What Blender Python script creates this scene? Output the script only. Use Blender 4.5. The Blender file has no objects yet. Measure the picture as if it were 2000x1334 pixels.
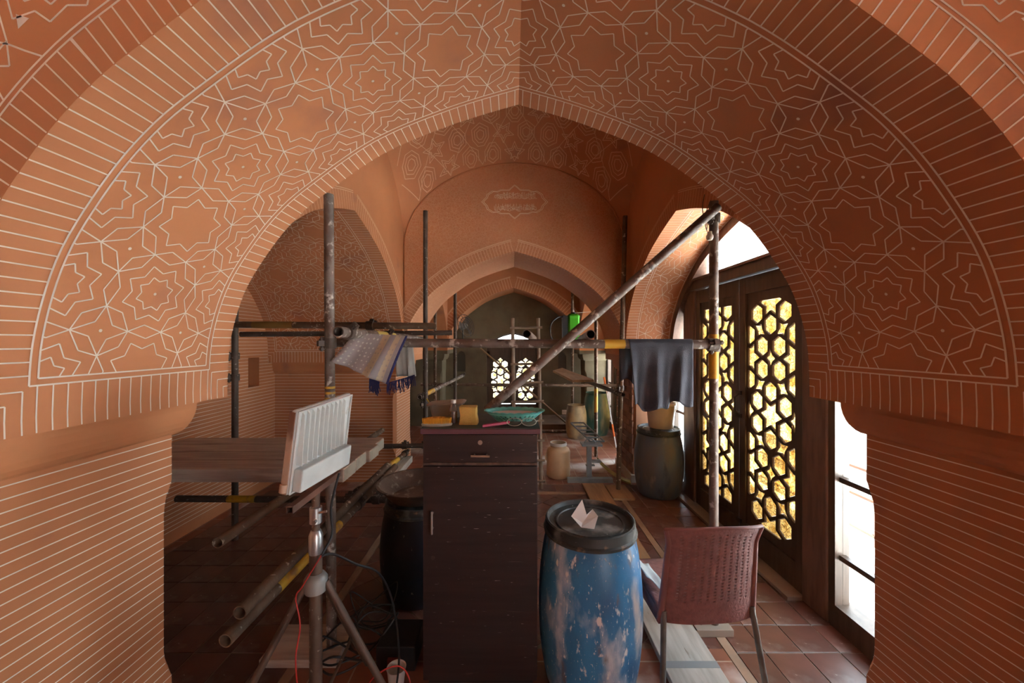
import bpy, bmesh, math, random
from mathutils import Vector, Matrix
from mathutils.geometry import delaunay_2d_cdt
random.seed(7)
R = math.radians
S = bpy.context.scene
COL = S.collection

# ------------------------------------------------------------------ camera, world, exposure
cam_d = bpy.data.cameras.new('camera'); cam_d.sensor_width = 36.0; cam_d.lens = 36.0 * 750 / 2000
cam_d.clip_start = 0.02
cam = bpy.data.objects.new('camera', cam_d); COL.objects.link(cam)
cam.location = (0, 0, 1.6); cam.rotation_euler = (R(90), 0, 0)
S.camera = cam
W = bpy.data.worlds.new('overcast_sky'); S.world = W; W.use_nodes = True
W.node_tree.nodes['Background'].inputs[0].default_value = (0.80, 0.91, 1.0, 1)
W.node_tree.nodes['Background'].inputs[1].default_value = 7.5
S.view_settings.view_transform = 'Standard'; S.view_settings.look = 'None'
S.view_settings.exposure = 0.85; S.view_settings.gamma = 1.0
S.view_settings.use_curve_mapping = False
S.cycles.max_bounces = 10; S.cycles.diffuse_bounces = 5; S.cycles.transparent_max_bounces = 12; S.cycles.adaptive_threshold = 0.02

def portal(name, loc, rot, sx, sy):
    l = bpy.data.lights.new(name, 'AREA'); l.shape = 'RECTANGLE'; l.size = sx; l.size_y = sy
    l.cycles.is_portal = True
    o = bpy.data.objects.new(name, l); COL.objects.link(o); o.location = loc; o.rotation_euler = rot
portal('sky_portal', (1.98, 2.93, 1.3), (0, R(90), 0), 2.7, 2.7)
portal('sky_portal', (1.98, -0.5, 1.3), (0, R(90), 0), 2.7, 2.7)
portal('sky_portal', (1.98, 6.15, 1.3), (0, R(90), 0), 2.7, 2.2)

sun_d = bpy.data.lights.new('sun', 'SUN'); sun_d.energy = 150.0; sun_d.angle = R(1.0); sun_d.color = (1.0, 0.98, 0.94)
sun = bpy.data.objects.new('sun', sun_d); COL.objects.link(sun)
sun.rotation_euler = Vector((0.16, 0.45, -0.88)).to_track_quat('-Z', 'Y').to_euler()

# ------------------------------------------------------------------ key dimensions (metres)
CX = 0.0275                      # axis of the bays
XL, XR = -1.20, 1.255            # bay walls above the springing
HW = (XR - XL) / 2
ZA, ZF = 2.60, 1.367             # arch apex, foot of the arch blocks
Y0, Y1 = -1.82, 0.81             # bay the photographer stands in
Y2, Y3 = 1.62, 4.25              # middle bay
Y4, Y5 = 5.15, 7.14              # far bay
YB = 7.85                        # end wall
XE = -2.70                       # end walls of the left alcoves
XO = 1.90                        # outer face of the right wall
ZS, RISE = 2.648, 0.93           # lunette springing and rise
INS = 0.125                      # pier set-back below the corbel

def P(u, v, Y):                  # point seen at (u, v) of the 2000 x 1334 frame that stands Y metres away
    return Vector(((u - 1000) / 750 * Y, Y, 1.6 - (v - 667) / 750 * Y))

# ------------------------------------------------------------------ materials
MATS = {}
def M(name, col, rough=0.6, col2=None, scale=6.0, lo=0.4, hi=0.65, stretch=(1, 1, 1), spots=None, bump=0.0,
      bscale=60.0, metallic=0.0, detail=5.0, rnd=0.0, spec=None, extra=None):
    if name in MATS: return MATS[name]
    m = bpy.data.materials.new(name); m.use_nodes = True; MATS[name] = m
    nt = m.node_tree; N = nt.nodes; L = nt.links
    b = N['Principled BSDF']; b.inputs['Roughness'].default_value = rough; b.inputs['Metallic'].default_value = metallic
    if spec is not None: b.inputs['Specular IOR Level'].default_value = spec
    tc = N.new('ShaderNodeTexCoord'); mp = N.new('ShaderNodeMapping'); mp.inputs['Scale'].default_value = stretch
    L.new(tc.outputs['Object'], mp.inputs['Vector'])
    def noise(sc, det=5.0, off=0):
        n = N.new('ShaderNodeTexNoise'); n.inputs['Scale'].default_value = sc; n.inputs['Detail'].default_value = det
        if off:
            a = N.new('ShaderNodeVectorMath'); a.operation = 'ADD'; a.inputs[1].default_value = (off, off * 1.7, -off)
            L.new(mp.outputs[0], a.inputs[0]); L.new(a.outputs[0], n.inputs['Vector'])
        else: L.new(mp.outputs[0], n.inputs['Vector'])
        return n
    def ramp(src, lo, hi):
        r = N.new('ShaderNodeValToRGB'); r.color_ramp.elements[0].position = lo; r.color_ramp.elements[1].position = hi
        L.new(src, r.inputs[0]); return r.outputs[0]
    def mix(f, a, bcol):
        x = N.new('ShaderNodeMix'); x.data_type = 'RGBA'
        if hasattr(f, 'is_linked'): L.new(f, x.inputs['Factor'])
        else: x.inputs['Factor'].default_value = f
        for s, val in ((x.inputs[6], a), (x.inputs[7], bcol)):
            if hasattr(val, 'is_linked'): L.new(val, s)
            else: s.default_value = (*val[:3], 1)
        return x.outputs[2]
    out = col
    if col2 is not None: out = mix(ramp(noise(scale, detail).outputs['Fac'], lo, hi), col, col2)
    for k, (sc_col, sc_s, sl, sh) in enumerate(spots or []):
        out = mix(ramp(noise(sc_s, 6.0, 3.1 + 2.3 * k).outputs['Fac'], sl, sh), out, sc_col)
    if rnd:
        oi = N.new('ShaderNodeObjectInfo'); hs = N.new('ShaderNodeHueSaturation')
        mr = N.new('ShaderNodeMapRange'); mr.inputs[3].default_value = 1 - rnd; mr.inputs[4].default_value = 1 + rnd
        L.new(oi.outputs['Random'], mr.inputs[0]); L.new(mr.outputs[0], hs.inputs['Value'])
        if hasattr(out, 'is_linked'): L.new(out, hs.inputs['Color'])
        else: hs.inputs['Color'].default_value = (*out, 1)
        out = hs.outputs[0]
    if extra: out = extra(nt, mp.outputs[0], out, mix, ramp)
    if hasattr(out, 'is_linked'): L.new(out, b.inputs['Base Color'])
    else: b.inputs['Base Color'].default_value = (*out, 1)
    if bump:
        bp = N.new('ShaderNodeBump'); bp.inputs['Strength'].default_value = bump; bp.inputs['Distance'].default_value = 0.004
        L.new(noise(bscale, 6.0, 9.0).outputs['Fac'], bp.inputs['Height']); L.new(bp.outputs[0], b.inputs['Normal'])
    return m

def fine_ornament(scale, lcol, lo=0.02, hi=0.06, amt=0.55):
    def ex(nt, vec, base, mix, ramp):          # thin scrolling light lines painted over the plaster
        N, L = nt.nodes, nt.links
        nz = N.new('ShaderNodeTexNoise'); nz.inputs['Scale'].default_value = scale * 0.6
        L.new(vec, nz.inputs['Vector'])
        ad = N.new('ShaderNodeMixRGB'); ad.blend_type = 'ADD'; ad.inputs[0].default_value = 0.06
        L.new(vec, ad.inputs[1]); L.new(nz.outputs['Color'], ad.inputs[2])
        acc = None
        for k, s in enumerate((scale, scale * 1.9)):
            v = N.new('ShaderNodeTexVoronoi'); v.feature = 'DISTANCE_TO_EDGE'; v.inputs['Scale'].default_value = s
            L.new(ad.outputs[0], v.inputs['Vector'])
            r = N.new('ShaderNodeMapRange'); r.inputs[1].default_value = lo; r.inputs[2].default_value = hi
            r.inputs[3].default_value = 1; r.inputs[4].default_value = 0
            L.new(v.outputs['Distance'], r.inputs[0])
            if acc is None: acc = r.outputs[0]
            else:
                mx = N.new('ShaderNodeMath'); mx.operation = 'MAXIMUM'; L.new(acc, mx.inputs[0]); L.new(r.outputs[0], mx.inputs[1]); acc = mx.outputs[0]
        ml = N.new('ShaderNodeMath'); ml.operation = 'MULTIPLY'; ml.inputs[1].default_value = amt; L.new(acc, ml.inputs[0])
        return mix(ml.outputs[0], base, lcol)
    return ex

TC, TC2 = (0.52, 0.212, 0.088), (0.43, 0.168, 0.068)
terra = M('terracotta_lime_plaster', TC, 0.75, TC2, 2.2, 0.35, 0.7, spots=[((0.30, 0.12, 0.075), 3.0, 0.62, 0.78)], bump=0.15, bscale=30)
terra_fine = M('terracotta_with_fine_arabesque', TC, 0.75, TC2, 2.2, 0.35, 0.7, extra=fine_ornament(26, (0.62, 0.36, 0.22), 0.02, 0.09, 0.42))
line_m = M('pale_painted_line', (0.88, 0.83, 0.74), 0.7, (0.80, 0.73, 0.63), 9.0)
line_f = M('faded_painted_line', (0.74, 0.50, 0.33), 0.75)
plaster = M('grey_olive_unpainted_plaster', (0.15, 0.118, 0.068), 0.85, (0.105, 0.08, 0.046), 3.0, bump=0.4, bscale=25)
dark_plaster = M('dull_wall_plaster', (0.35, 0.16, 0.085), 0.85)
grout = M('floor_grout', (0.27, 0.21, 0.17), 0.85, (0.19, 0.14, 0.11), 7)
tile_m = M('red_clay_floor_tile', (0.135, 0.052, 0.038), 0.36, (0.095, 0.038, 0.028), 6.0, 0.35, 0.7, rnd=0.22,
           spots=[((0.26, 0.21, 0.19), 5.0, 0.56, 0.80), ((0.55, 0.50, 0.47), 46.0, 0.70, 0.76)], bump=0.12, bscale=18)
def tile_grid(nt, vec, base, mix, ramp):
    N, L = nt.nodes, nt.links
    bk = N.new('ShaderNodeTexBrick'); bk.offset = 0.0; bk.inputs['Scale'].default_value = 1.0
    bk.inputs['Brick Width'].default_value = 0.192; bk.inputs['Row Height'].default_value = 0.192; bk.inputs['Mortar Size'].default_value = 0.004
    bk.inputs['Color1'].default_value = (0, 0, 0, 1); bk.inputs['Color2'].default_value = (0, 0, 0, 1); bk.inputs['Mortar'].default_value = (1, 1, 1, 1)
    L.new(vec, bk.inputs['Vector'])
    return mix(bk.outputs['Color'], base, (0.36, 0.27, 0.21))
tile_far = M('far_clay_tiles', (0.26, 0.095, 0.055), 0.45, (0.19, 0.07, 0.045), 5.0, extra=tile_grid,
             spots=[((0.62, 0.58, 0.55), 1.6, 0.52, 0.66)])
wood_d = M('dark_walnut_wood', (0.085, 0.052, 0.034), 0.45, (0.055, 0.033, 0.022), 5.0, stretch=(6, 6, 0.6), bump=0.1, bscale=40)
wood_r = M('red_brown_frame_wood', (0.17, 0.095, 0.065), 0.5, (0.11, 0.06, 0.042), 6.0, stretch=(6, 6, 0.8))
pipe_m = M('rusty_scaffold_steel', (0.19, 0.155, 0.135), 0.6, (0.115, 0.075, 0.055), 9.0, 0.4, 0.62, metallic=0.2,
           spots=[((0.56, 0.53, 0.49), 26.0, 0.575, 0.66), ((0.07, 0.045, 0.035), 12.0, 0.60, 0.68)], bump=0.4, bscale=80)
pipe_dark = M('dark_scaffold_steel', (0.085, 0.062, 0.05), 0.6, (0.055, 0.035, 0.025), 9.0, metallic=0.2,
              spots=[((0.36, 0.33, 0.29), 40.0, 0.64, 0.70)], bump=0.4, bscale=80)
pipe_brown = M('brown_scaffold_steel', (0.15, 0.095, 0.06), 0.65, (0.085, 0.048, 0.028), 9.0, metallic=0.15,
               spots=[((0.50, 0.45, 0.38), 30.0, 0.62, 0.70)], bump=0.4, bscale=80)
yellow_p = M('worn_yellow_paint', (0.62, 0.36, 0.03), 0.55, (0.32, 0.19, 0.06), 14.0, 0.5, 0.62)
plank_m = M('dusty_grey_brown_planks', (0.46, 0.37, 0.30), 0.8, (0.33, 0.25, 0.20), 4.0, stretch=(0.7, 7, 7), bump=0.3, bscale=40, rnd=0.25,
            spots=[((0.40, 0.33, 0.27), 6.0, 0.62, 0.75)])
pale_wood = M('pale_dusty_wood', (0.50, 0.48, 0.44), 0.75, (0.36, 0.33, 0.29), 5.0, stretch=(5, 0.7, 5), spots=[((0.25, 0.21, 0.17), 11.0, 0.66, 0.74)])
tan_wood = M('tan_board', (0.36, 0.22, 0.12), 0.75, (0.28, 0.165, 0.09), 4.0, stretch=(6, 0.7, 6), spots=[((0.17, 0.10, 0.06), 7.0, 0.66, 0.74)])

# ------------------------------------------------------------------ object helpers
def world_loc(o):
    v = Vector((0, 0, 0))
    while o is not None: v = v + Vector(o.location); o = o.parent
    return v
class MB:
    def __init__(s): s.v = []; s.f = []
    def quad(s, a, b, c, d): s.poly([a, b, c, d])
    def poly(s, pts):
        n = len(s.v); s.v += [Vector(p) for p in pts]; s.f.append(list(range(n, n + len(pts))))
    def grid(s, rows, closed=False):
        n = len(s.v); w = len(rows[0])
        for r in rows: s.v += [Vector(p) for p in r]
        for i in range(len(rows) - 1):
            for j in range(w if closed else w - 1):
                k = (j + 1) % w
                s.f.append([n + i * w + j, n + i * w + k, n + (i + 1) * w + k, n + (i + 1) * w + j])
        return s
    def box(s, lo, hi, mat=None):
        (x0, y0, z0), (x1, y1, z1) = lo, hi
        c = [Vector(p) for p in ((x0, y0, z0), (x1, y0, z0), (x1, y1, z0), (x0, y1, z0), (x0, y0, z1), (x1, y0, z1), (x1, y1, z1), (x0, y1, z1))]
        if mat is not None: c = [mat @ p for p in c]
        n = len(s.v); s.v += c
        for q in ((0, 3, 2, 1), (4, 5, 6, 7), (0, 1, 5, 4), (1, 2, 6, 5), (2, 3, 7, 6), (3, 0, 4, 7)): s.f.append([n + i for i in q])
        return s
    def cyl(s, a, b, r0, r1=None, seg=14, caps=True):
        a, b = Vector(a), Vector(b); r1 = r0 if r1 is None else r1
        d = (b - a).normalized(); e1 = d.orthogonal().normalized(); e2 = d.cross(e1)
        ring = lambda p, r: [p + (e1 * math.cos(2 * math.pi * k / seg) + e2 * math.sin(2 * math.pi * k / seg)) * r for k in range(seg)]
        A, B = ring(a, r0), ring(b, r1); s.grid([A, B], True)
        if caps: s.poly(A[::-1]); s.poly(B)
        return s
    def pipe(s, a, b, r, wall=0.004, seg=18):
        a, b = Vector(a), Vector(b); d = (b - a).normalized(); e1 = d.orthogonal().normalized(); e2 = d.cross(e1)
        ring = lambda p, q: [p + (e1 * math.cos(2 * math.pi * k / seg) + e2 * math.sin(2 * math.pi * k / seg)) * q for k in range(seg)]
        i = r - wall
        s.grid([ring(a, i), ring(a, r), ring(b, r), ring(b, i), ring(a, i)], True); return s
    def tube(s, pts, r, seg=8, caps=True):
        pts = [Vector(p) for p in pts]; rows = []; up = None
        for i, p in enumerate(pts):
            d = (pts[min(i + 1, len(pts) - 1)] - pts[max(i - 1, 0)]).normalized()
            if up is None: up = d.orthogonal().normalized()
            e1 = (up - d * up.dot(d)).normalized(); up = e1; e2 = d.cross(e1)
            q = r[i] if isinstance(r, (list, tuple)) else r
            rows.append([p + (e1 * math.cos(2 * math.pi * k / seg) + e2 * math.sin(2 * math.pi * k / seg)) * q for k in range(seg)])
        s.grid(rows, True)
        if caps: s.poly(rows[0][::-1]); s.poly(rows[-1])
        return s
    def lathe(s, prof, c=(0, 0, 0), seg=40, sx=1.0, sy=1.0, wob=None):
        c = Vector(c); rows = []
        for (r, z) in prof:
            rows.append([c + Vector((r * sx * math.cos(2 * math.pi * k / seg), r * sy * math.sin(2 * math.pi * k / seg), z + (wob(k, r) if wob else 0))) for k in range(seg)])
        s.grid(rows, True); return s
    def build(s, name, mat, parent=None, local=False, smooth=False, base=True):
        vs = s.v
        if parent is not None: off = Vector((0, 0, 0)) if local else world_loc(parent); loc = Vector((0, 0, 0))
        elif base:
            xs = [p.x for p in vs]; ys = [p.y for p in vs]; zs = [p.z for p in vs]
            off = Vector(((min(xs) + max(xs)) / 2, (min(ys) + max(ys)) / 2, min(zs))); loc = off
        else: off = loc = Vector((0, 0, 0))
        me = bpy.data.meshes.new(name); me.from_pydata([tuple(p - off) for p in vs], [], s.f)
        bm = bmesh.new(); bm.from_mesh(me); bmesh.ops.remove_doubles(bm, verts=bm.verts, dist=1e-6)
        bmesh.ops.recalc_face_normals(bm, faces=bm.faces); bm.to_mesh(me); bm.free()
        me.update()
        if smooth:
            for p in me.polygons: p.use_smooth = True
            try: me.set_sharp_from_angle(angle=R(smooth if smooth is not True else 40))
            except Exception: pass
        me.materials.append(mat)
        o = bpy.data.objects.new(name, me); COL.objects.link(o); o.location = loc; o.parent = parent
        return o
def empty(name, loc, rz=0.0, parent=None):
    o = bpy.data.objects.new(name, None); COL.objects.link(o); o.location = loc; o.rotation_euler = (0, 0, rz); o.parent = parent
    o.empty_display_size = 0.1
    return o
def tag(o, label=None, cat=None, group=None, kind=None):
    if label: o['label'] = label
    if cat: o['category'] = cat
    if group: o['group'] = group
    if kind: o['kind'] = kind
    return o
def solid(o, t, off=0.0):
    m = o.modifiers.new('thickness', 'SOLIDIFY'); m.thickness = t; m.offset = off; return o
def bev(o, w, n=2):
    m = o.modifiers.new('edges', 'BEVEL'); m.width = w; m.segments = n; m.limit_method = 'ANGLE'; return o
def catmull(pts, n=8):
    out = []; q = [pts[0]] + list(pts) + [pts[-1]]
    for i in range(1, len(q) - 2):
        p0, p1, p2, p3 = (Vector(x) for x in q[i - 1:i + 3])
        for k in range(n):
            t = k / n
            out.append(0.5 * ((2 * p1) + (p2 - p0) * t + (2 * p0 - 5 * p1 + 4 * p2 - p3) * t * t + (3 * p1 - p0 - 3 * p2 + p3) * t ** 3))
    out.append(Vector(q[-2])); return out

# ------------------------------------------------------------------ four-centred arches
PROF = [(0, 0), (.222, .067), (.4615, .167), (.667, .307), (.769, .395), (.855, .5), (.94, .64), (.988, .798), (1, .94), (1, 1)]
class Arch:
    """arch profile in (s, z); O origin, Sx lateral axis, D depth axis"""
    def __init__(a, O, Sx, D, hw, za, zf, depth):
        a.O, a.S, a.D = Vector(O), Vector(Sx), Vector(D); a.hw, a.za, a.zf, a.depth = hw, za, zf, depth
        c = catmull([(x, y, 0) for x, y in PROF], 6)
        a.h = [(p.x * hw, za - p.y * (za - zf)) for p in c]
        a.T = [0.0]
        for i in range(1, len(a.h)): a.T.append(a.T[-1] + math.hypot(a.h[i][0] - a.h[i - 1][0], a.h[i][1] - a.h[i - 1][1]))
        a.L = a.T[-1]
    def w(a, s, z, d): return a.O + a.S * s + a.D * d + Vector((0, 0, z))
    def at(a, t):
        g = 1 if t >= 0 else -1; t = min(abs(t), a.L - 1e-9); i = 0
        while i < len(a.T) - 2 and a.T[i + 1] < t: i += 1
        f = (t - a.T[i]) / max(a.T[i + 1] - a.T[i], 1e-9)
        (s0, z0), (s1, z1) = a.h[i], a.h[i + 1]; ds, dz = s1 - s0, z1 - z0; l = math.hypot(ds, dz)
        return g * (s0 + ds * f), z0 + dz * f, g * dz / l, -ds / l          # point and normal into the opening
    def tz(a, z):                                                            # arc length at which the soffit drops to height z
        for i in range(1, len(a.h)):
            if a.h[i][1] <= z: 
                f = (a.h[i - 1][1] - z) / max(a.h[i - 1][1] - a.h[i][1], 1e-9); return a.T[i - 1] + f * (a.T[i] - a.T[i - 1])
        return a.L
    def sof(a, t, d, h=0.0016):
        s, z, ns, nz = a.at(t); return a.w(s + ns * h, z + nz * h, d)
    def face(a, t, r, d, h=0.0012):                                          # on the wall face, r outside the intrados
        s, z, ns, nz = a.at(t); return a.w(s - ns * r, z - nz * r, d)
    def prof(a): return [(-s, z) for s, z in a.h[::-1]] + a.h[1:]
    def soffit(a, mb, d0=0.0, d1=None):
        d1 = a.depth if d1 is None else d1; pr = a.prof()
        mb.grid([[a.w(s, z, d0) for s, z in pr], [a.w(s, z, d1) for s, z in pr]])
    def wall(a, mb, d, top):
        pr = a.prof(); mb.grid([[a.w(s, z, d) for s, z in pr], [a.w(s, max(z, top(s)), d) for s, z in pr]])
def lunette(hw): return lambda s: ZS + RISE * math.sqrt(max(0, 1 - (s / hw) ** 2))

def strip(mb, f, a, b, w, step=0.035):
    (t0, d0), (t1, d1) = a, b; l = math.hypot(t1 - t0, d1 - d0)
    if l < 1e-6: return
    if t0 * t1 < 0:
        k = t0 / (t0 - t1); mdl = (0.0, d0 + (d1 - d0) * k)
        strip(mb, f, a, (math.copysign(1e-7, t0), mdl[1]), w, step); strip(mb, f, (math.copysign(1e-7, t1), mdl[1]), b, w, step); return
    n = max(1, int(l / step)); ox, oy = -(d1 - d0) / l * w / 2, (t1 - t0) / l * w / 2
    rows = []
    for k in range(n + 1):
        q = k / n; t, d = t0 + (t1 - t0) * q, d0 + (d1 - d0) * q
        rows.append([f(t + ox, d + oy), f(t - ox, d - oy)])
    mb.grid(rows)
def clipseg(a, b, lo, hi):
    t0, t1 = 0.0, 1.0; d = (b[0] - a[0], b[1] - a[1])
    for i in (0, 1):
        if abs(d[i]) < 1e-12:
            if a[i] < lo[i] or a[i] > hi[i]: return None
        else:
            q, r = (lo[i] - a[i]) / d[i], (hi[i] - a[i]) / d[i]
            if q > r: q, r = r, q
            t0, t1 = max(t0, q), min(t1, r)
    if t1 - t0 < 1e-6: return None
    return ((a[0] + d[0] * t0, a[1] + d[1] * t0), (a[0] + d[0] * t1, a[1] + d[1] * t1))

def star_panel(mb, f, t_end, d0, d1, ncol, w, both=True):
    """octagon-and-square interlace with eight-pointed stars, clipped to the panel"""
    pd = (d1 - d0) / ncol; nrow = max(1, round(t_end / pd)); pt = t_end / nrow
    lo, hi = (-t_end, d0), (t_end, d1)
    def put(a, b):
        c = clipseg(a, b, lo, hi)
        if c: strip(mb, f, c[0], c[1], w)
    e = 0.2071
    seen = set()
    for i in range(-nrow, nrow + 1):
        for j in range(0, ncol + 1):
            cx, cy = i * pt, d0 + j * pd
            nodes = [(cx + x * pt, cy + y * pd) for x, y in ((.5, e), (e, .5), (-e, .5), (-.5, e), (-.5, -e), (-e, -.5), (e, -.5), (.5, -e))]
            for k in range(8):
                A, B = nodes[k], nodes[(k + 1) % 8]
                key = (round((A[0] + B[0]) * 500), round((A[1] + B[1]) * 500))
                if key in seen: continue
                seen.add(key)
                mx, my = (A[0] + B[0]) / 2, (A[1] + B[1]) / 2; dx, dy = B[0] - A[0], B[1] - A[1]
                for g in (1, -1):
                    q = (mx - dy * 0.2 * g + dx * 0.06 * g, my + dx * 0.2 * g + dy * 0.06 * g)
                    put(A, q); put(q, B)
            big = (i % 2 != 0) and (j % 2 == 1)
            for rad in ((0.70,) if big else (0.70, 0.42)):
                pts = []
                for k in range(8):
                    ang = math.atan2(nodes[k][1] - cy, nodes[k][0] - cx); rr = math.hypot((nodes[k][0] - cx), (nodes[k][1] - cy))
                    pts.append((cx + (nodes[k][0] - cx) * rad, cy + (nodes[k][1] - cy) * rad))
                    mxy = ((nodes[k][0] + nodes[(k + 1) % 8][0]) / 2 - cx, (nodes[k][1] + nodes[(k + 1) % 8][1]) / 2 - cy)
                    pts.append((cx + mxy[0] * rad * 0.80, cy + mxy[1] * rad * 0.80))
                for k in range(16): put(pts[k], pts[(k + 1) % 16])
            # dots at the centres of the small stars and of the square cells
            for (qx, qy) in ([(cx, cy)] if not big else []) + [(cx + pt / 2, cy + pd / 2)]:
                if lo[0] + .01 < qx < hi[0] - .01 and lo[1] + .01 < qy < hi[1] - .01 and abs(qx) > 0.01:
                    mb.poly([f(qx + 0.005 * math.cos(k * math.pi / 4), qy + 0.005 * math.sin(k * math.pi / 4)) for k in range(8)])

def arch_lines(mb, A, d_a, d_b, d_c, d_e, ncol, w=0.0036, pitch=0.034, panel=True):
    """d_a..d_b near voussoir band, d_b..d_c panel, d_c..d_e far voussoir band"""
    tb = A.tz(ZF + 0.122); g = 0.018; f = A.sof; L = A.L
    if panel: star_panel(mb, f, tb - g, d_b + g, d_c - g, ncol, w)
    for s in (1, -1):
        for (dd, te) in ((d_b, tb), (d_c, tb), (d_b + g, tb - g), (d_c - g, tb - g)):
            strip(mb, f, (s * 1e-6, dd), (s * te, dd), w * 1.25)
        for (t, q0, q1) in ((tb, d_b, d_c), (tb - g, d_b + g, d_c - g)): strip(mb, f, (s * t, q0), (s * t, q1), w * 1.25)
        k = pitch * 0.5
        while k < tb + 0.005:
            strip(mb, f, (s * k, d_a), (s * k, d_b), w); strip(mb, f, (s * k, d_c), (s * k, d_e), w); k += pitch
        y = d_b + pitch * 0.5
        while y < d_c:
            strip(mb, f, (s * tb, y), (s * (L - 0.002), y), w); y += pitch
        for k in range(3):                                                   # nested corner angles
            o = 0.012 + k * 0.032
            for q, q1, sg in ((d_c + o, d_e, 1), (d_b - o, d_a, -1)):
                if (q1 - q) * sg > 0.004:
                    strip(mb, f, (s * (tb + o), q), (s * (tb + o), q1), w); strip(mb, f, (s * (tb + o), q), (s * (L - 0.002), q), w)
def ring_lines(mb, A, d, r, w=0.0036, pitch=0.034, tmax=None):
    tb = A.tz(ZF + 0.122) if tmax is None else tmax
    fm = lambda t, q: A.face(t, q, d)
    for s in (1, -1):
        k = pitch * 0.5
        while k < tb: strip(mb, fm, (s * k, 0.0), (s * k, r), w); k += pitch
        for q in (r, r + 0.013): strip(mb, fm, (s * 1e-6, q), (s * tb, q), w * 1.2)

X3, Y3v, Z3 = Vector((1, 0, 0)), Vector((0, 1, 0)), Vector((0, 0, 1))
A_near = Arch((CX, Y1, 0), X3, Y3v, HW, ZA, ZF, Y2 - Y1)
A_mid = Arch((CX, Y3, 0), X3, Y3v, HW, ZA, ZF, Y4 - Y3)
A_back = Arch((CX, Y5, 0), X3, Y3v, HW, ZA, ZF, YB - Y5)
def side(y0, y1, za, x, D, depth): return Arch((x, (y0 + y1) / 2, 0), Y3v, D, (y1 - y0) / 2, za, ZF, depth)
L2 = side(Y2, Y3, ZA, XL, -X3, XL - XE); R2 = side(Y2, Y3, ZA, XR, X3, XO - XR)
L3 = side(Y4, Y5, 2.45, XL, -X3, XL - XE); R3 = side(Y4, Y5, 2.45, XR, X3, XO - XR)
L1 = side(Y0, Y1, ZA, XL, -X3, XL - XE); R1 = side(Y0, Y1, ZA, XR, X3, XO - XR)

def struct(o): return tag(o, kind='structure')
def arch_wall(name, A, label, faces=True, soff_mat=None):
    mb = MB(); A.soffit(mb); A.wall(mb, 0.0, lunette(A.hw)); A.wall(mb, A.depth, lunette(A.hw))
    o = struct(mb.build(name, soff_mat or terra, base=False)); o['label'] = label; return o

w_near = arch_wall('wall_near', A_near, 'near terracotta arch with white star interlace across its soffit')
mb = MB(); arch_lines(mb, A_near, 0.0, 0.141, 0.708, 0.81, 2); tag(mb.build('painted_lines', line_m, w_near), kind='stuff')
mb = MB(); ring_lines(mb, A_near, -0.0012, 0.10)
# bolder figures beyond the ring on the face of the near wall
fm = lambda t, q: A_near.face(t, q, -0.0012)
for s in (1, -1):
    for k in range(7):
        tc = s * (0.22 + 0.36 * k)
        if abs(tc) > 1.75: continue
        for rr in (0.052, 0.085, 0.118):
            n = 20; pts = [(tc + rr * (1 if j % 2 else .82) * math.cos(2 * math.pi * j / n), 0.25 + rr * (1 if j % 2 else .82) * math.sin(2 * math.pi * j / n)) for j in range(n + 1)]
            for j in range(n): strip(mb, fm, pts[j], pts[j + 1], 0.0042)
        tm = tc + s * 0.18
        for a, b in (((tm - .055, .115), (tm, .25)), ((tm + .055, .115), (tm, .25)), ((tm - .03, .19), (tm + .03, .19)), ((tm, .15), (tm - .03, .19)), ((tm, .15), (tm + .03, .19)),
                     ((tm, .25), (tm - .07, .38)), ((tm, .25), (tm + .07, .38)), ((tm - .03, .19), (tm - .06, .25)), ((tm + .03, .19), (tm + .06, .25))):
            strip(mb, fm, a, b, 0.0042)
        for qx, qy in ((tm - 0.075, 0.20), (tm + 0.075, 0.20)):
            mb.poly([fm(qx, qy + .016), fm(qx - .014, qy - .01), fm(qx + .014, qy - .01)])
tag(mb.build('painted_lines', line_m, w_near), kind='stuff')

w_mid = arch_wall('wall_middle', A_mid, 'second terracotta arch with inscribed lunette above', soff_mat=terra_fine)
mb = MB(); ring_lines(mb, A_mid, -0.0012, 0.115, w=0.0042)
fm = lambda t, q: A_mid.face(t, q, -0.0012)
for s in (1, -1): strip(mb, fm, (s * 1e-6, 0.135), (s * A_mid.tz(1.6), 0.135), 0.004)
for s in (1, -1):
    k = 0.017
    while k < A_mid.tz(ZF + 0.122): strip(mb, A_mid.sof, (s * k, 0), (s * k, 0.06), 0.0038); k += 0.034
tag(mb.build('painted_lines', line_f, w_mid), kind='stuff')
# raised rim round the lunette
mb = MB(); lf = lunette(HW); rim = []
for k in range(61):
    an = math.pi * k / 60; c, sn = math.cos(an), math.sin(an); rim.append(Vector((CX - c * (HW - 0.012), Y3 - 0.006, ZS + sn * (RISE - 0.012))))
mb.tube([(CX - HW + .012, Y3 - .006, 2.0)] + rim + [(CX + HW - .012, Y3 - .006, 2.0)], 0.008, 6); mb.build('lunette_rim', terra, w_mid, smooth=True)

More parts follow.
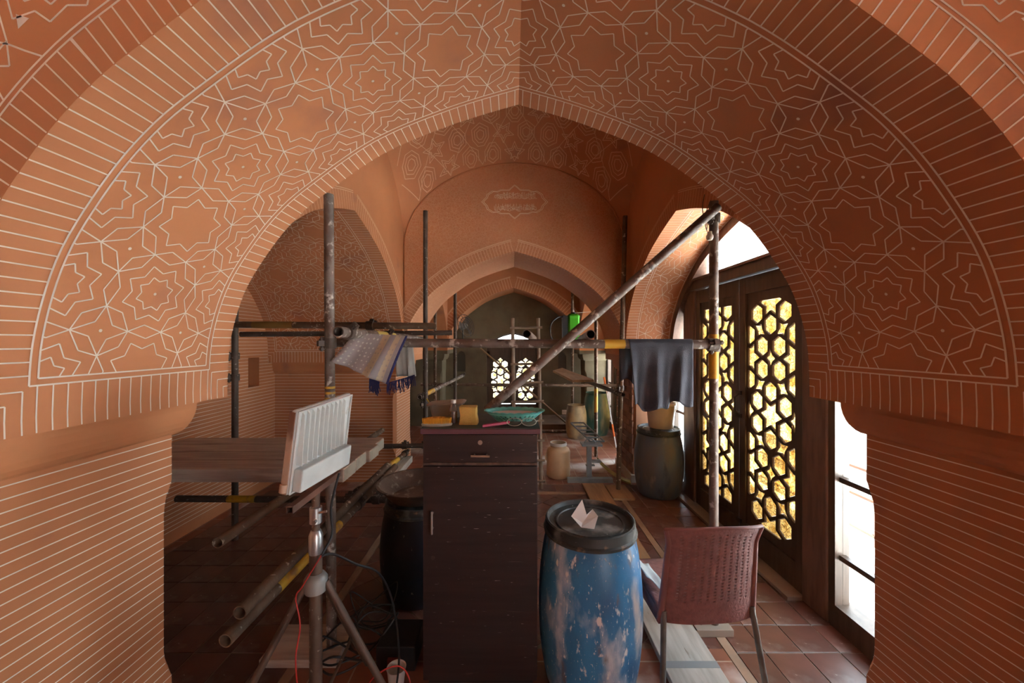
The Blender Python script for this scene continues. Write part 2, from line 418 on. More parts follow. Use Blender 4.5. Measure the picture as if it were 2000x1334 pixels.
# cartouche with its two lines of script
ct = MB(); KX, KZ = 0.03, 3.145
half = [(0.0, .178), (.035, .150), (.06, .125), (.15, .125), (.185, .108), (.235, .112), (.29, .078), (.30, .045), (.345, .0)]
loop = []
for sx, sz in ((1, 1), (1, -1), (-1, -1), (-1, 1)):
    seq = half if sx * sz > 0 else half[::-1]
    loop += [(KX + sx * x, KZ + sz * z) for x, z in seq]
fl = lambda x, z: Vector((x, Y3 - 0.0015, z))
for sc in (1.0, 1.06):
    L_ = [(KX + (x - KX) * sc, KZ + (z - KZ) * sc) for x, z in loop]
    for a, b in zip(L_, L_[1:] + L_[:1]): strip(ct, fl, a, b, 0.0045)
rnd = random.Random(11)
for row, z0 in enumerate((3.175, 3.045)):
    x = KX - 0.222
    while x < KX + 0.225:                                                     # tall shafts, looping bowls and sweeping tails
        hgt = rnd.choice((0.055, 0.075, 0.08, 0.045)); strip(ct, fl, (x, z0 + 0.015), (x + rnd.uniform(-.004, .004), z0 + hgt), 0.0042)
        if rnd.random() < 0.62:
            r0 = rnd.uniform(0.010, 0.019); cx, cz = x + r0, z0 + rnd.uniform(0.008, 0.03)
            a0, a1 = R(rnd.choice((170, 120))), R(rnd.choice((380, 350, 440)))
            pts = [(cx + r0 * math.cos(a0 + (a1 - a0) * k / 9), cz + r0 * 0.8 * math.sin(a0 + (a1 - a0) * k / 9)) for k in range(10)]
            for a, b in zip(pts, pts[1:]): strip(ct, fl, a, b, 0.004)
        if rnd.random() < 0.4: strip(ct, fl, (x - 0.012, z0 + rnd.uniform(.035, .07)), (x + 0.026, z0 + rnd.uniform(.035, .07)), 0.0036)
        if rnd.random() < 0.5:
            dx, dz = x + rnd.uniform(-.01, .01), z0 + rnd.uniform(0, .07); strip(ct, fl, (dx, dz), (dx + .006, dz + .002), 0.006)
        x += rnd.uniform(0.010, 0.019)
tag(ct.build('inscription', M('inscription_line', (0.82, 0.70, 0.56), 0.75), w_mid), 'cartouche with two lines of pale script', kind='stuff')
mb = MB(); mb.poly([(KX + (x - KX) * .985, Y3 - 0.0008, KZ + (z - KZ) * .985) for x, z in loop]); mb.build('cartouche_ground', terra, w_mid)
# fine arabesque ground of the lunette
mb = MB(); pr = A_mid.prof(); top = lunette(HW - 0.02)
out_pts = [(s, z) for s, z in pr]
fm2 = [[Vector((CX + s * 0.99, Y3 - 0.0004, max(z + 0.15, min(z + 0.15, top(s))))) for s, z in pr], [Vector((CX + s * 0.99, Y3 - 0.0004, max(z + 0.15, top(s)))) for s, z in pr]]
mb.grid(fm2); mb.build('arabesque_ground', terra_fine, w_mid)

w_back = arch_wall('wall_back_arch', A_back, 'third arch framing the bare end wall')
mb = MB(); ring_lines(mb, A_back, -0.0015, 0.20, w=0.006, pitch=0.05); tag(mb.build('painted_lines', line_f, w_back), kind='stuff')

# end wall with arched window opening
WX0, WX1, WZ0, WZ1 = -0.52, 0.56, 0.22, 1.40
mb = MB(); aw = Arch(((WX0 + WX1) / 2, YB, 0), X3, Y3v, (WX1 - WX0) / 2, 1.78, WZ1, 0.25)
pr = aw.prof(); mb.grid([[aw.w(s, z, 0) for s, z in pr], [aw.w(s, 2.9, 0) for s, z in pr]]); aw.soffit(mb)
for xa, xb in ((XL - 0.4, WX0), (WX1, XR + 0.4)): mb.quad((xa, YB, 0), (xb, YB, 0), (xb, YB, 2.9), (xa, YB, 2.9))
mb.quad((WX0, YB, 0), (WX1, YB, 0), (WX1, YB, WZ0), (WX0, YB, WZ0))
mb.quad((WX0, YB, WZ0), (WX1, YB, WZ0), (WX1, YB + .25, WZ0), (WX0, YB + .25, WZ0))
for x in (WX0, WX1): mb.quad((x, YB, WZ0), (x, YB + .25, WZ0), (x, YB + .25, WZ1), (x, YB, WZ1))
w_end = tag(struct(mb.build('wall_back', plaster, base=False)), 'bare olive plaster end wall with lattice window')

# side walls (arched openings of the three bays)
def side_wall(name, A, label, lines=None, mat=None):
    mb = MB(); A.soffit(mb); A.wall(mb, 0.0, lunette(A.hw))
    if A.O.x > 0: A.wall(mb, A.depth, lambda s: 4.3)
    o = tag(struct(mb.build(name, mat or terra, base=False)), label)
    if lines:
        mb = MB(); arch_lines(mb, A, *lines); tag(mb.build('painted_lines', line_m, o), kind='stuff')
        mb = MB(); ring_lines(mb, A, -0.0012, 0.13, pitch=0.04, w=0.004); tag(mb.build('painted_lines', line_f, o), kind='stuff')
    return o
side_wall('wall_left_middle', L2, 'deep dark alcove on the left with star interlace on its vault', (0.0, 0.13, 1.42, 1.50, 4))
side_wall('wall_right_middle', R2, 'sunlit arched reveal around the lattice door', (0.0, 0.115, 0.49, 0.60, 1))
side_wall('wall_left_far', L3, 'left alcove of the far bay'); side_wall('wall_right_far', R3, 'right door arch of the far bay')
side_wall('wall_left_near', L1, 'left alcove beside the photographer'); side_wall('wall_right_near', R1, 'right opening beside the photographer')

# alcove end walls
def stripes_box(mb, axis, c, a0, a1, z0, z1, pitch=0.034, w=0.0036):
    z = z0
    while z < z1:
        if axis == 'x': strip(mb, lambda a, q: Vector((c, a, q)), (a0 + 100, z), (a1 + 100, z), w, 10) if False else mb.quad((c, a0, z - w / 2), (c, a1, z - w / 2), (c, a1, z + w / 2), (c, a0, z + w / 2))
        else: mb.quad((a0, c, z - w / 2), (a1, c, z - w / 2), (a1, c, z + w / 2), (a0, c, z + w / 2))
        z += pitch
for nm, ya, yb, nich in (('wall_end_near', Y0 - .3, Y1 + .3, 0), ('wall_end_middle', Y2 - .3, Y3 + .3, 1), ('wall_end_far', Y4 - .3, Y5 + .3, 0)):
    mb = MB()
    if nich:
        ny0, ny1, nz0, nz1 = 3.93, 4.10, 1.13, 1.43
        for q in (((ya, 0), (ny0, 2.7)), ((ny1, 0), (yb, 2.7)), ((ny0, 0), (ny1, nz0)), ((ny0, nz1), (ny1, 2.7))):
            (p0, p1), (p2, p3) = q; mb.quad((XE, p0, p1), (XE, p2, p1), (XE, p2, p3), (XE, p0, p3))
        for a, b in (((ny0, nz0), (ny1, nz0)), ((ny1, nz0), (ny1, nz1)), ((ny1, nz1), (ny0, nz1)), ((ny0, nz1), (ny0, nz0))):
            mb.quad((XE, *a), (XE, *b), (XE - .18, *b), (XE - .18, *a))
        mb.quad((XE - .18, ny0, nz0), (XE - .18, ny1, nz0), (XE - .18, ny1, nz1), (XE - .18, ny0, nz1))
    else: mb.quad((XE, ya, 0), (XE, yb, 0), (XE, yb, 2.7), (XE, ya, 2.7))
    o = tag(struct(mb.build(nm, terra, base=False)), 'striped terracotta end wall of the left alcove')
    if nich:
        mb = MB(); z = 0.1
        while z < 2.3:
            if nz0 < z < nz1:
                mb.quad((XE + .0012, ya, z - .0018), (XE + .0012, ny0, z - .0018), (XE + .0012, ny0, z + .0018), (XE + .0012, ya, z + .0018))
                mb.quad((XE + .0012, ny1, z - .0018), (XE + .0012, yb, z - .0018), (XE + .0012, yb, z + .0018), (XE + .0012, ny1, z + .0018))
            else: mb.quad((XE + .0012, ya, z - .0018), (XE + .0012, yb, z - .0018), (XE + .0012, yb, z + .0018), (XE + .0012, ya, z + .0018))
            z += 0.034
        tag(mb.build('painted_lines', line_m, o), kind='stuff')

# corner blocks: masonry above the springing, corbel, chamfered pier below
def block(name, x0, x1, y0, y1, label, lines=True, mat=None):
    g = 1 if x0 > 0 else -1; xi, xo = (x0, x1) if g > 0 else (x1, x0)      # xi faces the bay
    rect = lambda i, c=0.0: [Vector((xi + g * i, y0 + i + c, 0)), Vector((xi + g * (i + c), y0 + i, 0)), Vector((xo, y0 + i, 0)), Vector((xo, y1 - i, 0)), Vector((xi + g * (i + c), y1 - i, 0)), Vector((xi + g * i, y1 - i - c, 0))]
    mb = MB(); rows = []
    lv = [(0, 0, 4.3), (0, 0, ZF), (0.07, 0, ZF - 0.004)]
    for k in range(1, 8):
        th = math.pi / 2 * k / 7; lv.append((0.07 + (INS - 0.07) * (1 - math.cos(th)), 0, ZF - 0.004 - 0.125 * math.sin(th)))
    lv += [(INS, 0, 1.06), (INS, 0.012, 1.03), (INS, 0.028, 0.99), (INS, 0.034, 0.94), (INS, 0.034, 0.42), (INS, 0.028, 0.37), (INS, 0.012, 0.33), (INS, 0, 0.30), (INS, 0, 0)]
    for i, c, z in lv: rows.append([p + Vector((0, 0, z)) for p in rect(i, max(c, 1e-5))])
    mb.grid(rows, True)
    o = tag(struct(mb.build(name, mat or terra, base=False)), label)
    if lines:
        lm = MB(); z = ZF - 0.145; xf = xi + g * (INS - 0.0012); ya, yb = y0 + INS, y1 - INS
        while z > 0.02:
            ch_ = [(0, 0), (.30, 0), (.33, .012), (.37, .028), (.42, .034), (.94, .034), (.99, .028), (1.03, .012), (1.06, 0), (9, 0)]
            i_ = max(k for k in range(9) if ch_[k][0] <= z); (za_, ca_), (zb_, cb_) = ch_[i_], ch_[i_ + 1]; c = ca_ + (cb_ - ca_) * (z - za_) / (zb_ - za_)
            h = 0.0018
            lm.quad((xf, ya + c, z - h), (xf, yb - c, z - h), (xf, yb - c, z + h), (xf, ya + c, z + h))
            for yy, sg in ((ya - 0.0012, 1), (yb + 0.0012, -1)):
                lm.quad((xi + g * (INS + c), yy, z - h), (xo, yy, z - h), (xo, yy, z + h), (xi + g * (INS + c), yy, z + h))
            z -= 0.034
        tag(lm.build('painted_lines', line_m, o), kind='stuff')
    return o
block('wall_pier_near_left', XE - 0.3, XL, Y1, Y2, 'near left pier with fine horizontal stripes')
block('wall_pier_near_right', XR, XO, Y1, Y2, 'near right pier with fine horizontal stripes, in shade')
block('wall_pier_middle_left', XE - 0.3, XL, Y3, Y4, 'striped pier at the far side of the left alcove')
brick_pier = block('wall_pier_middle_right', XR, XO, Y3, Y4, 'bare brick pier beyond the lattice door', lines=False, mat=dark_plaster)
block('wall_pier_far_left', XE - 0.3, XL, Y5, YB, 'far left pier', lines=False, mat=plaster)
far_pier = block('wall_pier_far_right', XR, XO, Y5, YB, 'far right pier of bare masonry', lines=False, mat=plaster)
block('wall_pier_rear_left', XE - 0.3, XL, Y0 - 0.8, Y0, 'pier behind the photographer, left', lines=False)
block('wall_pier_rear_right', XR, XO, Y0 - 0.8, Y0, 'pier behind the photographer, right', lines=False)
mb = MB(); mb.quad((XE, Y0 - .4, 0), (XO, Y0 - .4, 0), (XO, Y0 - .4, 4.3), (XE, Y0 - .4, 4.3)); tag(struct(mb.build('wall_rear', terra, base=False)), 'wall behind the photographer')
# stripes bare bricks on the unfinished pier
bm_ = MB(); bm_.box((0, 0, 0), (0.014, 0.205, 0.066)); brick_mesh = None
brick_mat = M('old_brick', (0.27, 0.12, 0.07), 0.85, (0.18, 0.085, 0.055), 9.0, rnd=0.3, bump=0.5, bscale=40)
proto = None
for r_ in range(15):
    y = Y3 + INS + 0.01 - (0.11 if r_ % 2 else 0)
    while y < Y4 - INS:
        ya, yb = max(y, Y3 + INS), min(y + 0.205, Y4 - INS)
        if yb - ya > 0.03:
            b = MB().box((XR + INS - 0.012, ya, 0.09 + r_ * 0.076), (XR + INS + 0.002, yb, 0.09 + r_ * 0.076 + 0.064)).build('brick', brick_mat, brick_pier)
        y += 0.217
MB().box((XR + INS - 0.03, Y3 + INS - 0.03, 0), (XO - 0.01, Y4 - INS, 0.085)).build('plinth', M('pale_plinth', (0.42, 0.36, 0.30), 0.8), brick_pier)

# vaults
def vault(name, ya, yb, label, mat=terra):
    cy, b = (ya + yb) / 2, (yb - ya) / 2; mb = MB(); n = 44; rows = []
    for i in range(n + 1):
        x = math.sin(-math.pi / 2 + math.pi * i / n); row = []
        for j in range(n + 1):
            y = math.sin(-math.pi / 2 + math.pi * j / n)
            row.append(Vector((CX + x * HW, cy + y * b, ZS + RISE * math.sqrt(2) * math.sqrt(max(0, 1 - x * x / 2 - y * y / 2)))))
        rows.append(row)
    mb.grid(rows); return tag(struct(mb.build(name, mat, base=False, smooth=True)), label)
def vpt(x, y, ya=Y2, yb=Y3, h=0.004):
    cy, b = (ya + yb) / 2, (yb - ya) / 2; X, Y_ = x / HW, (y - cy) / b
    return Vector((CX + x, y, ZS - h + RISE * math.sqrt(2) * math.sqrt(max(0, 1 - X * X / 2 - Y_ * Y_ / 2))))
vault('ceiling_near', Y0, Y1, 'vault over the photographer')
v_mid = vault('ceiling_middle', Y2, Y3, 'domed vault with faint kite and star tracery')
vault('ceiling_far', Y4, Y5, 'vault over the far bay', terra_fine)
mb = MB()
def tracery(cx, cy, kind, r, rot=0.0):
    f = lambda a, q: vpt(a, q)
    def ring(pts, w=0.006):
        for a, b in zip(pts, pts[1:] + pts[:1]):
            ok = all(abs(p[0]) < HW * .97 and Y2 < p[1] < Y3 - 0.012 for p in (a, b))
            if ok: strip(mb, f, a, b, w, 0.05)
    if kind == 'kite':
        for k in (1.0, 0.70, 0.42):
            ring([(cx + r * k * x * math.cos(rot) - r * k * y * math.sin(rot), cy + r * k * x * math.sin(rot) + r * k * y * math.cos(rot))
                  for x, y in ((0, 1.05), (.72, .55), (.72, -.35), (.28, -1.0), (-.28, -1.0), (-.72, -.35), (-.72, .55))])
    else:
        for k in (1.0, 0.62):
            ring([(cx + r * k * (1 if j % 2 == 0 else .45) * math.sin(rot + math.pi * j / 5), cy + r * k * (1 if j % 2 == 0 else .45) * math.cos(rot + math.pi * j / 5)) for j in range(10)])
for row in range(7):
    y = Y3 - 0.10 - row * 0.215
    for c in range(-6, 7):
        x = (c + (0.5 if row % 2 else 0)) * 0.235
        if abs(x) > HW * 0.95: continue
        tracery(x, y, 'star' if (c + row) % 3 == 0 else 'kite', 0.115, 0.0 if c % 2 else math.pi)
for c in range(-7, 8):
    for sg in (1, -1):
        a, b = (c * 0.35, Y3 - 0.02), (c * 0.35 + sg * 0.75, Y3 - 1.3)
        cc = clipseg(a, b, (-HW * .96, Y2), (HW * .96, Y3 - .012))
        if cc: strip(mb, lambda p, q: vpt(p, q), cc[0], cc[1], 0.005, 0.05)
tag(mb.build('painted_lines', line_f, v_mid), kind='stuff')
# roof and outer shell
mb = MB(); mb.box((XE - 0.3, Y0 - 0.8, 4.3), (XO + 0.05, YB + 0.3, 4.45)); tag(struct(mb.build('ceiling_roof', dark_plaster, base=False)), 'flat roof slab over the vaults')
mb = MB(); mb.quad((XE - 0.25, Y0 - .8, 0), (XE - 0.25, YB + .3, 0), (XE - 0.25, YB + .3, 4.35), (XE - 0.25, Y0 - .8, 4.35))
mb.quad((XE - .3, YB + .26, 2.0), (XO, YB + .26, 2.0), (XO, YB + .26, 4.35), (XE - .3, YB + .26, 4.35)); tag(struct(mb.build('wall_outer', dark_plaster, base=False)), 'outer shell of the building')

# ------------------------------------------------------------------ floor
TS = 0.192
mb = MB(); mb.quad((XE - .2, Y0 - .5, -.004), (XO, Y0 - .5, -.004), (XO, YB + .1, -.004), (XE - .2, YB + .1, -.004))
floor = tag(struct(mb.build('floor', grout, base=False)), 'red clay tile floor with pale joints')
mb = MB()
mb.quad((XE, Y0 - .4, 0), (XO, Y0 - .4, 0), (XO, 1.585, 0), (XE, 1.585, 0)); mb.quad((XE, 4.30, 0), (XO, 4.30, 0), (XO, YB, 0), (XE, YB, 0))
mb.build('tiled_area', tile_far, floor)
def clip_poly(poly, x0, y0, x1, y1):
    for ax, val, sg in ((0, x0, 1), (0, x1, -1), (1, y0, 1), (1, y1, -1)):
        out = []
        for i in range(len(poly)):
            a, b = poly[i - 1], poly[i]; ia, ib = (a[ax] - val) * sg >= 0, (b[ax] - val) * sg >= 0
            if ia != ib:
                t = (val - a[ax]) / (b[ax] - a[ax]); out.append((a[0] + (b[0] - a[0]) * t, a[1] + (b[1] - a[1]) * t))
            if ib: out.append(b)
        poly = out
        if len(poly) < 3: return []
    return poly
def area(p): return abs(sum(p[i - 1][0] * p[i][1] - p[i][0] * p[i - 1][1] for i in range(len(p)))) / 2
tile_cache = {}
def tile(poly, name='floor_tile'):
    cx, cy = sum(p[0] for p in poly) / len(poly), sum(p[1] for p in poly) / len(poly)
    key = tuple((round(p[0] - cx, 4), round(p[1] - cy, 4)) for p in poly)
    me = tile_cache.get(key)
    if me is None:
        t = MB(); g = [Vector((p[0] - cx, p[1] - cy, 0)) for p in poly]; sh = lambda q, k, z: Vector((q.x * k, q.y * k, z))
        k0, k1 = 1 - 0.0028 / max(0.03, max(q.length for q in g) * .7), 1 - 0.0045 / max(0.03, max(q.length for q in g) * .7)
        t.grid([[sh(q, k0, -.006) for q in g], [sh(q, k0, -.0012) for q in g], [sh(q, k1, 0) for q in g]], True); t.poly([sh(q, k1, 0) for q in g])
        o = t.build(name, tile_m, floor, local=True); me = o.data; tile_cache[key] = me
    else: o = bpy.data.objects.new(name, me); COL.objects.link(o); o.parent = floor
    o.location = (cx, cy, random.uniform(-.0006, .0006))
def rect_tiles(x0, x1, y0, y1, ox, oy):
    i0, i1 = math.floor((x0 - ox) / TS), math.ceil((x1 - ox) / TS); j0, j1 = math.floor((y0 - oy) / TS), math.ceil((y1 - oy) / TS)
    for i in range(i0, i1):
        for j in range(j0, j1):
            a, b = ox + i * TS, oy + j * TS
            p = clip_poly([(a, b), (a + TS, b), (a + TS, b + TS), (a, b + TS)], x0, y0, x1, y1)
            if p and area(p) > 0.004: tile(p)
rect_tiles(1.155, 1.875, 1.585, 4.30, 1.11, 1.974 - TS * 2 )
rect_tiles(-2.60, -1.10, 1.974 - TS, 4.13, -1.06, 1.974 - TS * 2)
for i in range(-14, 15):
    for j in range(-14, 15):
        c, s_ = math.cos(R(45)) * TS, math.sin(R(45)) * TS
        ox, oy = 0.03 + (i - j) * c, 3.0 + (i + j) * s_
        p = clip_poly([(ox, oy), (ox + c, oy + s_), (ox, oy + 2 * s_), (ox - c, oy + s_)], -1.045, 2.0, 1.10, 4.02)
        if p and area(p) > 0.003: tile(p)
for lo, hi in (((1.104, 1.6), (1.151, 4.3)), ((-1.096, 1.6), (-1.049, 4.3)), ((-1.045, 4.03), (1.10, 4.09))):
    MB().box((lo[0], lo[1], -.004), (hi[0], hi[1], 0.001)).build('border_strip', M('pale_border_strip', (0.33, 0.22, 0.15), 0.6, (0.24, 0.15, 0.10), 5), floor)
rect_tiles(-1.1, 1.155, 4.09, 4.30, -1.06, 4.09)
mb = MB().box((XE, 1.585, -.004), (-1.1, 1.974 - TS, 0)); mb.box((-1.045, 1.585, -.004), (1.1, 2.0, 0)); mb.box((XE, 1.974 - TS, -.004), (-2.6, 4.13, 0)); mb.box((XE, 4.13, -.004), (-1.1, 4.3, 0))
mb.build('tiled_area', tile_far, floor)
MB().box((1.70, 2.37, 0), (1.83, 3.97, 0.022)).build('threshold', M('threshold_stone', (0.30, 0.24, 0.20), 0.5, (0.20, 0.15, 0.12), 4), floor)
MB().box((-1.3, 6.95, 0), (1.37, YB, 0.10)).build('step', M('dark_step', (0.16, 0.10, 0.065), 0.7, (0.10, 0.06, 0.04), 4), floor)

# outside
mb = MB(); mb.quad((XO, -6, -0.05), (16, -6, -0.05), (16, 14, -0.05), (XO, 14, -0.05)); tag(struct(mb.build('floor_outside', M('pale_concrete', (0.54, 0.54, 0.53), 0.8), base=False)), 'pale ground outside the windows')

# ------------------------------------------------------------------ lattice doors and windows
def pane_material(name, tint, crackle):
    m = bpy.data.materials.new(name); m.use_nodes = True; nt = m.node_tree; N, L = nt.nodes, nt.links
    N.remove(N['Principled BSDF']); out = N['Material Output']
    tr = N.new('ShaderNodeBsdfTransparent'); gl = N.new('ShaderNodeBsdfGlossy'); gl.inputs['Roughness'].default_value = 0.08
    tl = N.new('ShaderNodeBsdfTranslucent'); mx = N.new('ShaderNodeMixShader'); mx.inputs[0].default_value = 0.35 if crackle else 0.0
    m2 = N.new('ShaderNodeMixShader'); m2.inputs[0].default_value = 0.05
    if crackle:
        tc = N.new('ShaderNodeTexCoord'); vo = N.new('ShaderNodeTexVoronoi'); vo.feature = 'DISTANCE_TO_EDGE'; vo.inputs['Scale'].default_value = 42
        nz = N.new('ShaderNodeTexNoise'); nz.inputs['Scale'].default_value = 16; nz.inputs['Detail'].default_value = 4
        L.new(tc.outputs['Object'], vo.inputs['Vector']); L.new(tc.outputs['Object'], nz.inputs['Vector'])
        r = N.new('ShaderNodeValToRGB'); r.color_ramp.elements[0].position = 0.0; r.color_ramp.elements[0].color = (0.035, 0.014, 0.003, 1)
        r.color_ramp.elements[1].position = 0.09; r.color_ramp.elements[1].color = (*tint, 1); L.new(vo.outputs['Distance'], r.inputs[0])
        r2 = N.new('ShaderNodeValToRGB'); r2.color_ramp.elements[0].position = 0.38; r2.color_ramp.elements[0].color = (0.55, 0.42, 0.22, 1)
        r2.color_ramp.elements[1].position = 0.62; r2.color_ramp.elements[1].color = (1, 1, 1, 1); L.new(nz.outputs['Fac'], r2.inputs[0])
        mu = N.new('ShaderNodeMixRGB'); mu.blend_type = 'MULTIPLY'; mu.inputs[0].default_value = 1; L.new(r.outputs[0], mu.inputs[1]); L.new(r2.outputs[0], mu.inputs[2])
        L.new(mu.outputs[0], tr.inputs[0]); L.new(mu.outputs[0], tl.inputs[0])
    else: tr.inputs[0].default_value = (*tint, 1)
    L.new(tr.outputs[0], mx.inputs[1]); L.new(tl.outputs[0], mx.inputs[2]);
    L.new(mx.outputs[0], m2.inputs[1]); L.new(gl.outputs[0], m2.inputs[2]); L.new(m2.outputs[0], out.inputs[0]); return m
cream_glass = pane_material('cream_crackle_glass', (0.40, 0.31, 0.19), True)
amber = pane_material('amber_crackle_glass', (0.24, 0.155, 0.05), True)
clear = pane_material('clear_glass', (0.96, 0.98, 0.98), False)

def lattice_holes(w, h, D, cx, cz):
    """six-pointed stars, surrounding hexagons and small four-pointed stars, clipped to the panel"""
    holes = []
    rH, dist, hw, hh = 0.158 * D, 0.36 * D, w / 2, h / 2
    hex_ = lambda x, y, rot: [(x + rH * math.cos(rot + k * math.pi / 3), y + rH * math.sin(rot + k * math.pi / 3)) for k in range(6)]
    for i in range(-8, 9):
        for j in range(-8, 9):
            x, y = cx + i * D + (D / 2 if j % 2 else 0), cz + j * D * math.sqrt(3) / 2
            if abs(x) > hw + D or abs(y) > hh + D: continue
            st = []
            for k in range(12):
                a = k * math.pi / 6; rr = 0.255 * D if k % 2 == 0 else 0.145 * D
                st.append((x + rr * math.cos(a), y + rr * math.sin(a)))
            holes.append(st)
            for k in range(6):
                a = math.pi / 6 + k * math.pi / 3; holes.append(hex_(x + dist * math.cos(a), y + dist * math.sin(a), a))
            for k in range(3):
                a = k * math.pi / 3; qx, qy = x + D / 2 * math.cos(a), y + D / 2 * math.sin(a); q = []
                for t in range(8):
                    b = a + t * math.pi / 4; rr = (0.115 if t % 4 == 0 else 0.155) * D if t % 2 == 0 else 0.072 * D
                    q.append((qx + rr * math.cos(b), qy + rr * math.sin(b)))
                holes.append(q)
    out = []
    for p in holes:
        c = clip_poly(p, -hw, -hh, hw, hh)
        if c:
            c = [q for k, q in enumerate(c) if math.hypot(q[0] - c[k - 1][0], q[1] - c[k - 1][1]) > 0.002]
            if len(c) > 2 and area(c) > 0.02 * D * D: out.append(c)
    return out
def inside(p, poly):
    c = False
    for i in range(len(poly)):
        a, b = poly[i - 1], poly[i]
        if (a[1] > p[1]) != (b[1] > p[1]) and p[0] < (b[0] - a[0]) * (p[1] - a[1]) / (b[1] - a[1]) + a[0]: c = not c
    return c
def shrink(poly, d):
    cx, cy = sum(p[0] for p in poly) / len(poly), sum(p[1] for p in poly) / len(poly)
    return [(cx + (p[0] - cx) * (1 - d / max(math.hypot(p[0] - cx, p[1] - cy), d * 2)), cy + (p[1] - cy) * (1 - d / max(math.hypot(p[0] - cx, p[1] - cy), d * 2))) for p in poly]
def lattice(parent, name, f, w, h, D, cx, cz, margin=(0, 0, 0, 0), th=0.035, mat=None, glass=None):
    """f maps (a, b, depth) to the world; margin = left, right, bottom, top solid border"""
    holes = lattice_holes(w, h, D, cx, cz); ml, mr, mbm, mt = margin
    inner = [shrink(q, 0.006) for q in holes]
    mb = MB()
    for polys, dep in ((holes, 0.0), (inner, th)):
        V = [Vector(p) for p in ((-w / 2 - ml, -h / 2 - mbm), (w / 2 + mr, -h / 2 - mbm), (w / 2 + mr, h / 2 + mt), (-w / 2 - ml, h / 2 + mt))]; E = [(0, 1), (1, 2), (2, 3), (3, 0)]
        for q in polys:
            n = len(V); V += [Vector(p) for p in q]; E += [(n + k, n + (k + 1) % len(q)) for k in range(len(q))]
        rv, _, rf = delaunay_2d_cdt(V, E, [], 0, 1e-6)[:3]
        for t in rf:
            c = (sum(rv[k][0] for k in t) / len(t), sum(rv[k][1] for k in t) / len(t))
            if not any(inside(c, q) for q in polys): mb.poly([f(rv[k][0], rv[k][1], dep) for k in t])
    for q, i in zip(holes, inner):
        mid = [((a[0] + b[0]) / 2, (a[1] + b[1]) / 2) for a, b in zip(q, i)]
        mb.grid([[f(a, b, 0.0) for a, b in q], [f(a, b, th * 0.3) for a, b in mid], [f(a, b, th * 0.4) for a, b in mid], [f(a, b, th) for a, b in i]], True)
    e = [(-w / 2 - ml, -h / 2 - mbm), (w / 2 + mr, -h / 2 - mbm), (w / 2 + mr, h / 2 + mt), (-w / 2 - ml, h / 2 + mt)]
    mb.grid([[f(a, b, 0.0) for a, b in e], [f(a, b, th) for a, b in e]], True)
    o = mb.build(name, mat or wood_d, parent)
    for q in inner:
        MB2 = MB(); MB2.poly([f(a, b, th - 0.003) for a, b in q]); MB2.build('pane', glass or amber, o)
    return o

